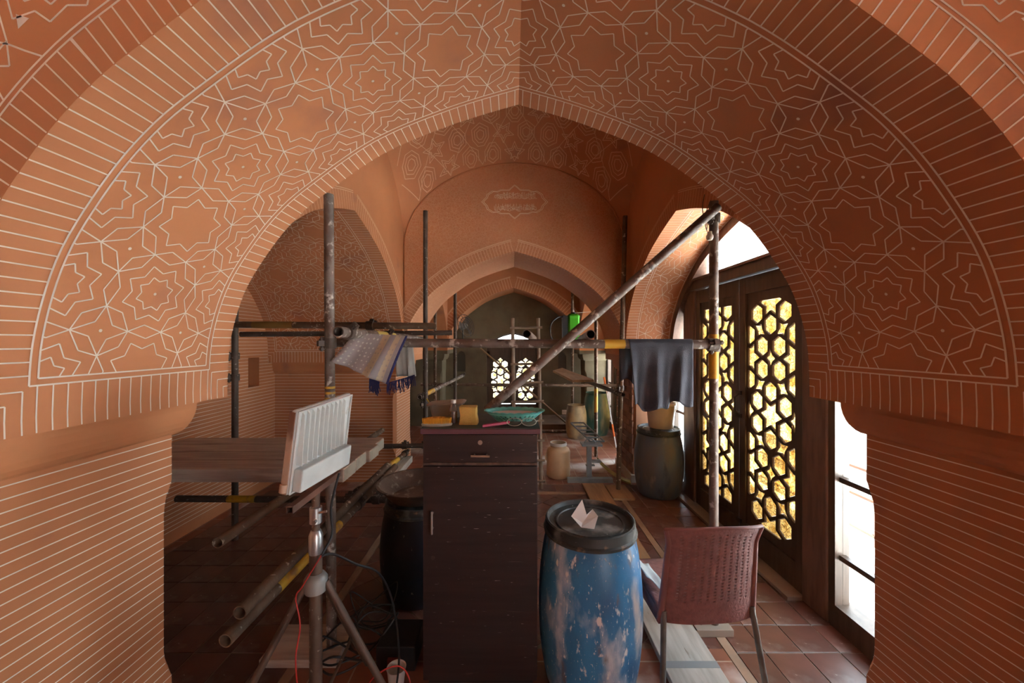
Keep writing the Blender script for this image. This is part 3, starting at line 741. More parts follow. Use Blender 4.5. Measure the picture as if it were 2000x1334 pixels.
def door_unit(name, label, A, y_c, detailed=True, side_pane=None):
    """arched timber screen in the right wall: posts, transom, two lattice leaves, side lights and fanlight"""
    d = struct(empty(name, (1.83, y_c, 0))); d['label'] = label; o = y_c - 2.93; hw = A.hw; yc = A.O.y
    # arched head frame
    mb = MB(); T0 = A.tz(ZF + 0.0); n = 40; rows = [[], [], [], []]
    for k in range(-n, n + 1):
        t = (A.L - 0.001) * k / n; s, z, ns, nz = A.at(t if t != 0 else 1e-6)
        for q, (r, x) in enumerate(((0.0, 1.74), (0.075, 1.74), (0.075, 1.87), (0.0, 1.87))):
            rows[q].append(Vector((x, yc + s + (0 if k == 0 else ns) * r, z + (nz if k else -1.05) * r)))
    mb.grid(rows + [rows[0]]); mb.build('arched_frame', wood_r, d)
    zt = 2.10 if A.za > 2.5 else 1.98
    span = next(s for s, z in A.h if z <= zt + 0.1) - 0.02
    MB().box((1.76, yc - span, zt), (1.88, yc + span, zt + 0.085)).build('transom', wood_d, d)
    MB().box((1.745, yc - span, zt + 0.085), (1.885, yc + span, zt + 0.105)).build('transom_moulding', wood_r, d)
    lo, hi = yc - hw - INS + 0.002, yc + hw + INS - 0.002
    k = min(1.0, hw / 1.315); post = [(yc + (-0.75) * k, yc + (-0.56) * k), (yc + 0.84 * k, yc + 1.05 * k)]
    for a, b in post:
        bev(MB().box((1.79, a, 0), (1.90, b, zt)).build('door_post', wood_r, d), 0.008)
    a0, a1, mid = post[0][1], post[1][0], (post[0][1] + post[1][0]) / 2 - 0.02
    for i, (ya, yb) in enumerate(((a0 + .003, mid - .003), (mid + .003, a1 - .003))):
        lw, lh = (yb - ya) - 0.17, 1.65; yc_l = (ya + yb) / 2; zc = 0.25 + lh / 2
        f = lambda a, b, dd, yc_l=yc_l, zc=zc: Vector((1.822 + dd, yc_l + a, zc + b))
        lf_ = lattice(d, 'door_leaf', f, lw, lh, 0.475 * lw / 0.51, 0.0, 0.0, (0.085, 0.085, 0.24, zt - 0.25 - lh - 0.004), 0.016)
        for yy in ((ya + 0.002, ya + 0.075), (yb - 0.075, yb - 0.002)): MB().box((1.808, yy[0], 0.012), (1.823, yy[1], zt - .005)).build('stile', wood_d, lf_)
        for zz in ((0.012, 0.19), (zt - 0.13, zt - 0.005)): MB().box((1.809, ya + 0.075, zz[0]), (1.823, yb - 0.075, zz[1])).build('rail', wood_d, lf_)
    if detailed:
        m_ = M('dark_iron_fitting', (0.06, 0.05, 0.045), 0.45, metallic=0.8)
        for zz in (1.18, 1.0, 0.17): MB().box((1.795, mid - 0.035, zz), (1.809, mid + 0.03, zz + 0.03)).build('bolt', m_, d)
        MB().tube([(1.80, mid - .02, 1.19), (1.77, mid - .012, 1.16), (1.77, mid - .012, 1.06), (1.80, mid - .02, 1.02)], 0.006, 6).build('handle', m_, d, smooth=True)
    # side lights
    for i, (ya, yb) in enumerate(((lo, post[0][0]), (post[1][1], hi))):
        fr = MB()
        fr.box((1.80, ya, 0), (1.90, yb, 0.13)); fr.box((1.80, ya, zt - 0.03), (1.88, yb, zt))
        fr.box((1.80, ya, 0.13), (1.88, ya + 0.045, zt)); fr.box((1.80, yb - 0.045, 0.13), (1.88, yb, zt))
        if A.za > 2.5: frm = fr.build('sidelight_frame', wood_d, d)
        else: frm = fr.build('sidelight_frame', wood_d, d)
        for zz in (0.395, 0.83, 1.35):
            MB().box((1.825, ya + 0.045, zz - 0.014), (1.86, yb - 0.045, zz + 0.014)).build('glazing_bar', wood_d, frm)
        for za, zb in ((0.13, 0.381), (0.409, 0.816), (0.844, 1.336), (1.364, zt - 0.03)):
            MB().box((1.842, ya + 0.045, za), (1.845, yb - 0.045, zb)).build('pane', side_pane or clear, frm)
    mb = MB(); pts = [(s, z) for s, z in A.prof() if z > zt + 0.105]
    mb.poly([(1.84, yc + s * 0.985, z - 0.03) for s, z in pts]); mb.build('fanlight_pane', clear, d)
    return d
door_unit('door_1', 'tall pair of dark lattice doors with glowing amber panes under an arched fanlight', R2, 2.93)
door_unit('door_2', 'lattice doors of the far bay', R3, (Y4 + Y5) / 2, False)
d3 = tag(struct(empty('added_light_screen', (1.83, -.1, 0))), 'added unseen timber screen cutting the light beside the photographer')  # added out of view to cut daylight through the near bay's right opening
for k in range(7): MB().box((1.80, -1.22 + k * .31, 0), (1.86, -1.22 + k * .31 + .305, 2.7)).build('light_screen_board', wood_r, d3)

# end window
w1 = tag(struct(empty('window_1', ((WX0 + WX1) / 2, YB, WZ0))), 'small lattice window with amber panes in the end wall')
fr = MB(); yw = YB + 0.06
fr.box((WX0, yw, WZ0), (WX0 + 0.07, yw + .06, WZ1)); fr.box((WX1 - 0.07, yw, WZ0), (WX1, yw + .06, WZ1)); fr.box((WX0, yw, WZ0), (WX1, yw + .06, WZ0 + 0.09)); fr.box((WX0, yw, WZ1 - 0.14), (WX1, yw + .06, WZ1 + 0.17))
fr.box((-0.03, yw, WZ0), (0.07, yw + .06, WZ1)); fr.build('frame', wood_d, w1)
for xa, xb in ((WX0 + 0.07, -0.03), (0.07, WX1 - 0.07)):
    xc, zc = (xa + xb) / 2, (WZ0 + WZ1) / 2
    lattice(w1, 'lattice_panel', lambda a, b, dd, xc=xc, zc=zc: Vector((xc + a, yw + 0.01 + dd, zc + b)), xb - xa - 0.04, WZ1 - WZ0 - 0.25, 0.47, 0.0, 0.0, (0.02, 0.02, 0.02, 0.02), 0.02, None, cream_glass)
pts = [(s, z) for s, z in aw.prof() if z > WZ1 + 0.10]
mb = MB(); mb.poly([aw.w(s * .99, z - 0.01, 0.1) for s, z in pts]); mb.build('fanlight_pane', clear, w1)
fr = MB(); fr.tube([aw.w(s * .98, z - .012, 0.09) for s, z in aw.prof()], 0.02, 6); fr.build('arched_frame', wood_d, w1)
portal('sky_portal', (0, YB + 0.4, 1.0), (R(90), 0, 0), 1.2, 1.8)

# niches (flat, recess shade put into a dark colour), socket plates on the end wall
for i, (u, v) in enumerate(((901, 706), (1098, 708))):
    p = P(u, v, YB); mb = MB()
    pts = [(-.075, -.19), (.075, -.19), (.075, .12), (.04, .18), (0, .2), (-.04, .18), (-.075, .12)]
    mb.grid([[p + Vector((a, -.004, b)) for a, b in pts], [p + Vector((a * 1.12, -.004, b * 1.08)) for a, b in pts]], True)
    mb.grid([[p + Vector((a, -.004, b)) for a, b in pts], [p + Vector((a * .98, .0, b * .98)) for a, b in pts]], True)
    mb.poly([p + Vector((a * .98, -.002, b * .98)) for a, b in pts]); mb.build('niche', M('painted_niche_shade', (0.06, 0.045, 0.03), 0.9), w_end)
white_pl = M('white_plastic', (0.72, 0.72, 0.69), 0.4)
for (u, v, lab) in ((1102, 805, 'small white socket plate low on the end wall'), (1100, 727, 'white switch plate under the right niche of the end wall')):
    p = P(u, v, YB - .01); r = empty('socket_plate', p); tag(r, lab, 'socket')
    bev(MB().box(p + Vector((-.045, 0, -.045)), p + Vector((.045, .012, .045))).build('plate', white_pl, r), .004)
    for dx in (-.02, .02): MB().box(p + Vector((dx - .012, -.004, -.02)), p + Vector((dx + .012, .001, .02))).build('switch', M('ivory_plastic', (0.6, 0.58, 0.52), 0.4), r)

# ------------------------------------------------------------------ scaffolding
TR = 0.0242
def coupler(par, p, ax, ax2=None, mat=None):
    p = Vector(p); ax = Vector(ax).normalized(); mb = MB(); mb.cyl(p - ax * .026, p + ax * .026, TR + .009, seg=14)
    e = ax.orthogonal().normalized() if ax2 is None else Vector(ax2).normalized()
    q = p + e * (TR + .014); mb.box((-.02, -.014, -.014), (.02, .014, .014), Matrix.Translation(q) @ e.to_track_quat('X', 'Z').to_matrix().to_4x4())
    mb.cyl(q - ax * .035, q + ax * .04, .007, seg=8); mb.cyl(q + ax * .022, q + ax * .034, .013, seg=6)
    return mb.build('coupler', mat or pipe_dark, par, smooth=35)
def sct(label, a, b, mat=None, name='scaffold_tube', cps=(), bands=(), r=TR, band_mat=None, cpd=None):
    a, b = Vector(a), Vector(b); mb = MB(); mb.pipe(a, b, r)
    o = tag(mb.build(name, mat or pipe_m, smooth=40), label, 'scaffold tube', 'scaffolding tubes'); d = b - a
    for t in cps: coupler(o, a + d * t, d, cpd)
    for t0, t1 in bands: MB().pipe(a + d * t0, a + d * t1, r + .0012, .001).build('painted_band', band_mat or yellow_p, o, smooth=40)
    return o
bot = lambda p, z=0.0, dx=0.0, dy=0.0: Vector((p.x + dx, p.y + dy, z))
p = P(642, 380, 1.97); o = sct('rusty upright tube in front of the left alcove, topmost end cut at the near arch', p, bot(p, 0.04, .015), pipe_m, cps=(.33,), bands=((.425, .43), (.437, .442), (.449, .455), (.459, .465)))
p = P(1394, 394, 2.13); o = sct('upright tube with yellow band in front of the lattice doors', p, bot(p, 0.04), pipe_m, cps=(.04, .345), bands=((.315, .42),))
o = sct('long horizontal tube carrying the dark cloth and the patterned shawl', P(626, 669, 2.08), P(1403, 673, 2.08), pipe_m, cps=(.024, .985), bands=((.713, .764),), cpd=(0, -1, .3))
o = sct('thick diagonal brace running down from the top right to the cabinet', P(1402, 404, 2.035), Vector((-0.132, 2.02, 1.237)), pipe_m, cps=())
o = sct('open-ended tube pointing at the viewer beside the patterned shawl', P(660, 648, 1.66), P(823, 661, 4.15), pipe_m, cps=(.05, .36), bands=((.24, .34), (.38, .44)), band_mat=M('pale_yellow_paint', (0.58, 0.47, 0.12), 0.6))
o = sct('open-ended tube pointing at the viewer above the centre of the horizontal tube', P(1029, 652, 2.10), P(1044, 661, 3.9), pipe_m)
o = sct('open-ended tube pointing at the viewer right of the diagonal brace', P(1154, 653, 2.02), P(1132, 662, 3.9), pipe_m)
o = sct('dark horizontal tube with a square-cut end above the patterned shawl', P(456, 634, 2.8), P(851, 637, 2.75), pipe_brown, cps=(.68,), bands=((.1, .3),), band_mat=M('dirty_ochre_paint', (0.22, 0.13, 0.03), 0.7))
o = sct('thin dark horizontal tube low behind the square-cut one', P(470, 653, 3.55), P(883, 650, 3.75), pipe_dark)
p = P(459, 456, 3.1); o = sct('blackened upright tube against the end wall of the left alcove', p, bot(p), pipe_dark, cps=(.40, .47))
p = P(831, 412, 4.0); o = sct('slim upright tube left of the second arch', p, bot(p), pipe_dark, cps=(.68, .82))
o = sct('slim upright tube right of the second arch, standing on a small board', P(1221, 422, 4.1), Vector((1.135, 4.1, 0.025)), pipe_brown, cps=(.63,))
p = P(1164, 560, 5.35); o = sct('upright tube with yellow band in front of the green drum', p, bot(p), pipe_brown, bands=((.60, .74),))
p = P(1118, 520, 6.76); o = sct('far upright tube beside the right niche', p, bot(p), pipe_brown)
p = P(850, 560, 6.2); o = sct('far upright tube at the left edge of the end wall', p, bot(p), pipe_brown)
p = P(889, 565, 5.7); o = sct('dark upright tube below the wall fan', p, bot(p), pipe_dark)
o = sct('receding tube with yellow band left of the end window', P(819, 776, 3.93), P(905, 733, 6.35), pipe_m, cps=(.02, .97), bands=((.10, .22),))
o = sct('receding tube with open end right of the end window', P(1217, 771, 3.98), P(1100, 728, 6.7), pipe_dark, cps=(.06,))
o = sct('far horizontal tube across the end window', P(822, 751, 6.0), P(1206, 753, 6.0), pipe_brown)
o = sct('tube under the plank platform with its open end towards the viewer', (-1.265, 1.65, .735), (-1.265, 3.75, .735), pipe_brown)
o = sct('upper of two slanting tubes low beside the tripod, end open and pale inside', P(468, 1197, 1.36), P(757, 909, 2.95), pipe_brown)
o = sct('lower of two slanting tubes beside the tripod, with a yellow stretch', P(440, 1252, 1.33), P(772, 911, 3.0), pipe_brown, cps=(.62,), bands=((.16, .30), (.40, .47)))
o = sct('low horizontal tube with yellow stretch beneath the plank platform', P(345, 974, 2.85), P(765, 976, 2.85), pipe_dark, cps=(.80, .93), bands=((.24, .37),))
o = sct('low receding tube with yellow stretch behind the flood light', P(697, 962, 2.92), P(793, 884, 4.0), pipe_brown, cps=(.02, .97), bands=((.42, .78),))
o = sct('short horizontal tube clamped beside the left edge of the cabinet', P(738, 872, 3.9), P(838, 870, 3.95), pipe_dark, cps=(.52,))

# plank platform in the alcove
for i in range(4):
    y0 = 2.28 + i * 0.19; x1 = (-1.0, -1.005, -0.985, -1.01)[i] + 0.0
    b = MB(); b.box((-2.55, y0, .762), (x1, y0 + .178, .842))
    o = bev(b.build('plank', plank_m), .006)
    tag(o, ('thick plank at the front edge of the alcove platform', 'second plank of the alcove platform counted from the front', 'third plank of the alcove platform counted from the front', 'rearmost plank of the alcove platform')[i], 'plank', 'planks of the alcove platform')
    e = MB(); e.box((x1 - .001, y0 + .006, .768), (x1 + .0015, y0 + .172, .836)); e.build('sawn_end', M('pale_sawn_end', (0.42, 0.38, 0.31), 0.8, (0.30, 0.26, 0.20), 8), o)
bm1 = bev(MB().box((-2.5, 2.70, .66), (-2.35, 2.95, .762)).build('bearer', plank_m), .004); tag(bm1, 'short timber bearer under the alcove platform', 'timber')
o = MB(); o.box((-1.19, 3.45, .34), (-1.04, 4.02, .405)); o = bev(o.build('timber_block', pale_wood), .006); tag(o, 'pale timber block floating below the low yellow tube', 'timber')  # block floats free
# far plank on the ledgers
o = MB(); a, b, c, d_ = P(1080, 727, 6.2), P(1098, 722, 6.3), P(1160, 746, 4.9), P(1118, 747, 4.9)
up = Vector((0, 0, .03)); o.grid([[a, b, c, d_], [a + up, b + up, c + up, d_ + up]], True); o.poly([a, b, c, d_]); o.poly([x + up for x in (a, b, c, d_)])
tag(o.build('plank', tan_wood), 'far plank lying on the receding tube right of the end window', 'plank')

# bamboo ladder
lad = tag(empty('ladder', (0.2, 4.2, 0)), 'bamboo ladder standing behind the cabinet in front of the end window', 'ladder')
rail_m = M('grey_bamboo', (0.27, 0.20, 0.145), 0.65, (0.18, 0.125, 0.09), 9.0, bump=0.3)
for (u0, u1) in ((1001, 1006), (1051, 1057)):
    t = P(u0, 622, 4.55); bt = Vector(((u1 - 1000) / 750 * 4.17, 4.17, 0)); pts = [t.lerp(bt, k / 20) for k in range(21)]
    MB().tube(pts, [0.021 + (.003 if k % 3 == 0 else 0) for k in range(21)], 10).build('rail', rail_m, lad, smooth=60)
for k in range(9):
    t = 0.06 + k * 0.112; a = P(1001, 622, 4.55).lerp(Vector((6 / 750 * 4.17, 4.17, 0)), t); b = P(1051, 622, 4.55).lerp(Vector((57 / 750 * 4.17, 4.17, 0)), t)
    MB().cyl(a + Vector((-.03, -.02, -.004)), b + Vector((.045, -.02, .004)), .014, seg=8).build('rung', rail_m, lad, smooth=40)
for i, (a, b, lab) in enumerate(((P(938, 680, 6.88), Vector((1.13, 6.88, 0)), 'thin bamboo pole crossing behind the ladder'),)):
    o = MB().cyl(a, b, .018, seg=8).build('bamboo_pole', M('brown_bamboo', (0.22, 0.13, 0.06), 0.6), smooth=40); tag(o, lab, 'pole')

# hanging bulb
hb = tag(empty('hanging_bulb', P(1385, 470, 2.06)), 'small bulb hanging on a twisted wire from the right upright tube', 'lamp')
MB().tube(catmull([P(1376, 380, 2.07), P(1372, 405, 2.05), P(1376, 430, 2.05), P(1381, 440, 2.06), P(1380, 450, 2.06)], 5), .0025, 6).build('wire', M('old_wire', (.16, .10, .06), .6), hb)
MB().tube(catmull([P(1388, 392, 2.07), P(1379, 415, 2.04), P(1378, 440, 2.05), P(1381, 452, 2.06)], 5), .0025, 6).build('wire', MATS['old_wire'], hb)
c = P(1386, 462, 2.06); MB().lathe([(0.001, -.022), (.012, -.02), (.018, -.008), (.018, .004), (.012, .014), (.011, .026), (.001, .028)], c, 16).build('bulb', M('milky_bulb', (.62, .57, .46), .35), hb, smooth=True)

# ------------------------------------------------------------------ textiles
def weave_uv(o, us, vs):
    me = o.data; uv = me.uv_layers.new(name='UVMap'); n = len(us)
cloth_d = M('faded_navy_cotton', (0.060, 0.066, 0.085), 0.9, (0.035, 0.040, 0.058), 7.0, bump=0.5, bscale=300, spots=[((0.15, 0.10, 0.075), 5.0, 0.66, 0.78)])
ck = tag(empty('dark_cloth', Vector((0.77, 2.05, 1.3))), 'dark navy work cloth hung over the horizontal tube at the right', 'cloth')
def drape(par, name, u0, u1, yt, zt, zb, front, mat, seed, taper=0.0, amp=0.016):
    n, m = 46, 26; rows = []; rg = random.Random(seed); ph = [rg.uniform(0, 6) for _ in range(3)]
    for j in range(m + 1):
        t = j / m; row = []
        for i in range(n + 1):
            s = i / n; x = (u0 + (u1 - u0) * s - 1000) / 750 * yt; x += taper * t * (s - .5)
            if t < .12: a = (t / .12) * math.pi * .5; y = yt - front * math.sin(a) * .029; z = zt + .029 * math.cos(a) - .0
            else:
                q = (t - .12) / .88; y = yt - front * (.029 + amp * q * (math.sin(s * 15 + ph[0]) + .6 * math.sin(s * 31 + ph[1] + q * 2))); y -= front * .01 * q
                z = zt - q * (zt - zb - .02 * math.sin(s * 7 + ph[2]) - .012 * math.sin(s * 19)); x += .010 * q * math.sin(s * 11 + ph[2])
            row.append(Vector((x, y, z)))
        rows.append(row)
    o = MB().grid(rows).build(name, mat, par, smooth=80); solid(o, .003); return o
zt = 1.6 - 6 / 750 * 2.08
drape(ck, 'front_fall', 1226, 1350, 2.08, zt, 1.6 - 128 / 750 * 2.04, 1, cloth_d, 4, -.03)
drape(ck, 'back_fall', 1212, 1338, 2.08, zt, 1.6 - 84 / 750 * 2.1, -1, cloth_d, 9)

def shawl_mat():
    m = bpy.data.materials.new('patterned_shawl'); m.use_nodes = True; nt = m.node_tree; N, L = nt.nodes, nt.links; b = N['Principled BSDF']; b.inputs['Roughness'].default_value = .9
    uv = N.new('ShaderNodeUVMap'); sp = N.new('ShaderNodeSeparateXYZ'); L.new(uv.outputs[0], sp.inputs[0])
    r = N.new('ShaderNodeValToRGB'); r.color_ramp.interpolation = 'CONSTANT'; el = r.color_ramp.elements
    G, Bc = (0.30, 0.275, 0.275, 1), (0.45, 0.36, 0.25, 1)
    el[0].position = 0; el[0].color = G; el[1].position = .53; el[1].color = Bc
    for pos, c in ((.67, (.27, .25, .26, 1)), (.78, Bc), (.88, G), (.955, (0.012, 0.012, 0.07, 1))): e = el.new(pos); e.color = c
    L.new(sp.outputs[0], r.inputs[0])
    mp = N.new('ShaderNodeMapping'); mp.inputs['Scale'].default_value = (13, 9, 1); L.new(uv.outputs[0], mp.inputs[0])
    v = N.new('ShaderNodeTexVoronoi'); v.inputs['Scale'].default_value = 1.0; v.inputs['Randomness'].default_value = .25; L.new(mp.outputs[0], v.inputs['Vector'])
    lt = N.new('ShaderNodeMath'); lt.operation = 'LESS_THAN'; lt.inputs[1].default_value = .23; L.new(v.outputs['Distance'], lt.inputs[0])
    l2 = N.new('ShaderNodeMath'); l2.operation = 'LESS_THAN'; l2.inputs[1].default_value = .53; L.new(sp.outputs[0], l2.inputs[0])
    mu = N.new('ShaderNodeMath'); mu.operation = 'MULTIPLY'; L.new(lt.outputs[0], mu.inputs[0]); L.new(l2.outputs[0], mu.inputs[1])
    mx = N.new('ShaderNodeMix'); mx.data_type = 'RGBA'; L.new(mu.outputs[0], mx.inputs[0]); L.new(r.outputs[0], mx.inputs[6]); mx.inputs[7].default_value = (.52, .50, .47, 1)
    # small dark motifs on the beige bands
    v2 = N.new('ShaderNodeMath'); v2.operation = 'MULTIPLY'; L.new(lt.outputs[0], v2.inputs[0])
    l3 = N.new('ShaderNodeMath'); l3.operation = 'GREATER_THAN'; l3.inputs[1].default_value = .53; L.new(sp.outputs[0], l3.inputs[0]); L.new(l3.outputs[0], v2.inputs[1])
    l4 = N.new('ShaderNodeMath'); l4.operation = 'MULTIPLY'; l4.inputs[1].default_value = .6; L.new(v2.outputs[0], l4.inputs[0])
    m3 = N.new('ShaderNodeMix'); m3.data_type = 'RGBA'; L.new(l4.outputs[0], m3.inputs[0]); L.new(mx.outputs[2], m3.inputs[6]); m3.inputs[7].default_value = (.26, .24, .24, 1)
    L.new(m3.outputs[2], b.inputs['Base Color']); return m
sh = tag(empty('patterned_shawl', P(730, 760, 2.0)), 'grey and beige patterned shawl with navy fringe draped over the left tubes', 'shawl')
def patch(par, name, cs, mat, n=30, amp=.012, uvs=True, k=9.0, phase=0.0):
    rows = []; tl, tr, br, bl = cs
    for j in range(n + 1):
        t = j / n; rows.append([])
        for i in range(n + 1):
            s = i / n; q = tl.lerp(tr, s).lerp(bl.lerp(br, s), t)
            rows[-1].append(q + Vector((0, -amp * (math.sin(s * k + t * 2 + phase) + .5 * math.sin(s * k * 2.3 + phase)) * (0.25 + t), -.01 * math.sin(t * math.pi) * math.sin(s * 5))))
    mb = MB().grid(rows); o = mb.build(name, mat, par, smooth=80)
    uv = o.data.uv_layers.new(name='UVMap'); off = world_loc(par)
    inv = {}
    for j in range(n + 1):
        for i in range(n + 1): q = rows[j][i] - off; inv[(round(q.x, 4), round(q.y, 4), round(q.z, 4))] = (i / n, j / n)
    for lp in o.data.loops:
        q = o.data.vertices[lp.vertex_index].co; uv.data[lp.index].uv = inv.get((round(q.x, 4), round(q.y, 4), round(q.z, 4)), (0, 0))
    solid(o, .003); return o
patch(sh, 'front_fall', (P(694, 650, 1.98), P(797, 656, 2.0), P(757, 752, 1.96), P(648, 706, 1.93)), shawl_mat())
patch(sh, 'back_fall', (P(770, 664, 2.13), P(806, 664, 2.13), P(812, 735, 2.13), P(776, 735, 2.12)), M('pale_shawl_reverse', (.42, .43, .40), .9, (.32, .33, .31), 14), 12)
fm_ = M('navy_fringe', (0.014, 0.014, 0.075), .9); fr = MB(); rg = random.Random(3)
for k in range(90):
    t = k / 89; q = P(722 + 38 * t, 738 + 15 * t, 1.96) if k < 45 else P(757 + 52 * (k - 45) / 44, 748 - 16 * (k - 45) / 44, 2.02 + .1 * (k - 45) / 44)
    l = rg.uniform(.04, .075); x = rg.uniform(-.008, .008)
    fr.tube([q, q + Vector((x, -.004, -l * .5)), q + Vector((x * 2 + rg.uniform(-.006, .006), 0, -l))], .0024, 4)
tag(fr.build('fringe', fm_, sh), 'dense navy fringe', kind='stuff')

# ------------------------------------------------------------------ cabinet
lam = M('dark_wenge_laminate', (0.036, 0.020, 0.019), 0.40, (0.024, 0.0135, 0.013), 4.0, stretch=(0.6, 1, 9),
        spots=[((0.60, 0.57, 0.54), 30.0, 0.695, 0.71), ((0.10, 0.07, 0.06), 9.0, 0.68, 0.75)])
steel = M('brushed_steel', (0.55, 0.52, 0.48), 0.32, metallic=0.9)
CXa, CXb, CY, CYb, CT = -.408, .117, 1.75, 2.10, 1.206
cb = tag(empty('cabinet', ((CXa + CXb) / 2, CY + .17, 0)), 'tall dark brown cabinet with one drawer and one door, splashed with paint', 'cabinet')
MB().box((CXa, CY + .02, .05), (CXb, CYb, CT - .026)).build('body', lam, cb)
MB().box((CXa + .02, CY + .05, 0), (CXb - .02, CYb - .02, .05)).build('plinth', M('black_plinth', (.02, .014, .012), .6), cb)
bev(MB().box((CXa - .008, CY - .012, CT - .026), (CXb + .012, CYb + .005, CT - .003)).build('top_board', M('plum_edge_board', (.125, .045, .06), .5), cb), .003)
MB().box((CXa - .006, CY - .009, CT - .003), (CXb + .010, CYb + .004, CT)).build('top_sheet', M('dark_green_top', (.045, .05, .035), .55, (.08, .07, .05), 7), cb)
dr = bev(MB().box((CXa + .003, CY, 1.048), (CXb - .003, CY + .02, CT - .03)).build('drawer', lam, cb), .0015)
hm = MB().cyl((-.185, CY - .028, 1.085), (-.100, CY - .028, 1.085), .0052, seg=10); [hm.cyl((x, CY - .028, 1.085), (x, CY + .001, 1.085), .004, seg=8) for x in (-.170, -.115)]
hm.build('handle', steel, dr, smooth=40)
lk = MB().cyl((-.145, CY - .004, 1.140), (-.145, CY + .001, 1.140), .0105, seg=20); lk.build('lock', steel, dr, smooth=40)
MB().box((CXa + .003, CY + .004, 1.034), (CXb - .003, CY + .02, 1.046)).build('rail', M('worn_rail', (.14, .085, .055), .6, (.05, .03, .02), 12, stretch=(2, 1, 1)), cb)
do = bev(MB().box((CXa + .003, CY, .055), (CXb - .003, CY + .02, 1.030)).build('door', lam, cb), .0015)
hm = MB().cyl((-.36, CY - .028, .735), (-.36, CY - .028, .838), .0052, seg=10); [hm.cyl((-.36, CY - .028, z), (-.36, CY + .001, z), .004, seg=8) for z in (.752, .821)]
hm.build('handle', steel, do, smooth=40)
MB().cyl((-.36, CY - .003, .615), (-.36, CY + .001, .615), .009, seg=16).build('lock', M('dull_lock', (.09, .07, .065), .5, metallic=.6), do, smooth=40)
# things on the cabinet
sponge = M('yellow_foam', (.66, .44, .12), .95, (.56, .36, .09), 12, bump=1.0, bscale=220)
q = MB(); q.grid([[Vector((-.207 + sx * .041 + .004 * math.sin(z * 60 + sx), 1.84 + sy * .032 + .003 * math.sin(z * 90), CT + z)) for sx, sy in ((-1, -1), (0, -1.05), (1, -1), (1.04, 0), (1, 1), (0, 1.03), (-1, 1), (-1.04, 0))] for z in (0, .012, .045, .075, .085)], True)
q.poly([v for v in q.v[-8:]]); q.poly([v for v in q.v[:8]][::-1]); o = bev(q.build('sponge', sponge), .005); tag(o, 'yellow foam sponge block on the cabinet', 'sponge')
bt_ = tag(empty('bottle', (-.284, 1.86, CT)), 'small clear bottle of amber liquid with white cap on the cabinet', 'bottle')
glass_t = M('thin_clear_plastic', (.80, .78, .74), .1); glass_t.node_tree.nodes['Principled BSDF'].inputs['Transmission Weight'].default_value = .9
gb = [(.001, 0), (.019, .001)] + [(.019 - (.0016 if k % 2 else 0), .004 + k * .006) for k in range(12)] + [(.018, .078), (.012, .092), (.0105, .098)]
MB().lathe(gb, (-.284, 1.86, CT), 24).build('body', glass_t, bt_, smooth=50)
MB().lathe([(.001, .002), (.0165, .003), (.0165, .056), (.001, .056)], (-.284, 1.86, CT), 24).build('liquid', M('amber_liquid', (.20, .065, .012), .25), bt_, smooth=50)
MB().lathe([(.001, .096), (.0125, .096), (.0125, .112), (.001, .113)], (-.284, 1.86, CT), 20).build('cap', white_pl, bt_, smooth=50)
br = tag(empty('scrub_brush', (-.352, 1.80, CT), R(8)), 'oval scrubbing brush with orange bristles at the left of the cabinet top', 'brush')
MB().lathe([(.001, 0), (.95, 0), (1.0, .006), (.97, .012), (.001, .013)], (0, 0, 0), 28, .072, .027).build('handle', M('dirty_white_plastic', (.42, .42, .36), .5), br, local=True, smooth=50)
bmb = MB()
for i in range(19):
    for j in range(-3, 4):
        x, y = -.063 + i * .007, j * .0068
        if (x / .068) ** 2 + (y / .025) ** 2 < 1: bmb.cyl((x, y, .012), (x * 1.03, y * 1.08, .034 + .004 * math.cos(x * 20)), .0026, .0034, 5)
tag(bmb.build('bristles', M('orange_bristle', (.72, .33, .015), .6), br, local=True), 'orange bristles', kind='stuff')
bx = tag(empty('plastic_box', (-.345, 2.03, CT)), 'translucent plastic food box with tilted lid at the back of the cabinet', 'box')
frost = M('frosted_plastic', (.46, .42, .37), .35); frost.node_tree.nodes['Principled BSDF'].inputs['Transmission Weight'].default_value = .45
q = MB(); rr = lambda a, b, z: [Vector((-.345 + x * a, 2.03 + y * b, CT + z)) for x, y in ((-1, -.8), (-.85, -1), (.85, -1), (1, -.8), (1, .8), (.85, 1), (-.85, 1), (-1, .8))]
q.grid([rr(.070, .042, 0), rr(.082, .05, .062), rr(.079, .048, .062), rr(.068, .040, .003)], True); q.poly(rr(.070, .042, 0)); q.build('tub', frost, bx)
q = MB(); lidm = lambda a, b, z: [Vector((p.x, p.y, p.z + (p.x + .345) * .06)) for p in rr(a, b, z)]
q.grid([lidm(.098, .058, .066), lidm(.1, .06, .072), lidm(.088, .05, .078)], True); q.poly(lidm(.088, .05, .078)); q.poly(lidm(.098, .058, .066)); q.build('lid', frost, bx)
ys = MB().cyl((-.43 + .028, 2.07, CT + .002), (-.462, 2.075, CT + .085), .006, .003, 8).build('yellow_stick', M('yellow_stick_paint', (.55, .42, .03), .5), smooth=40); tag(ys, 'short yellow stick leaning behind the plastic box', 'stick')
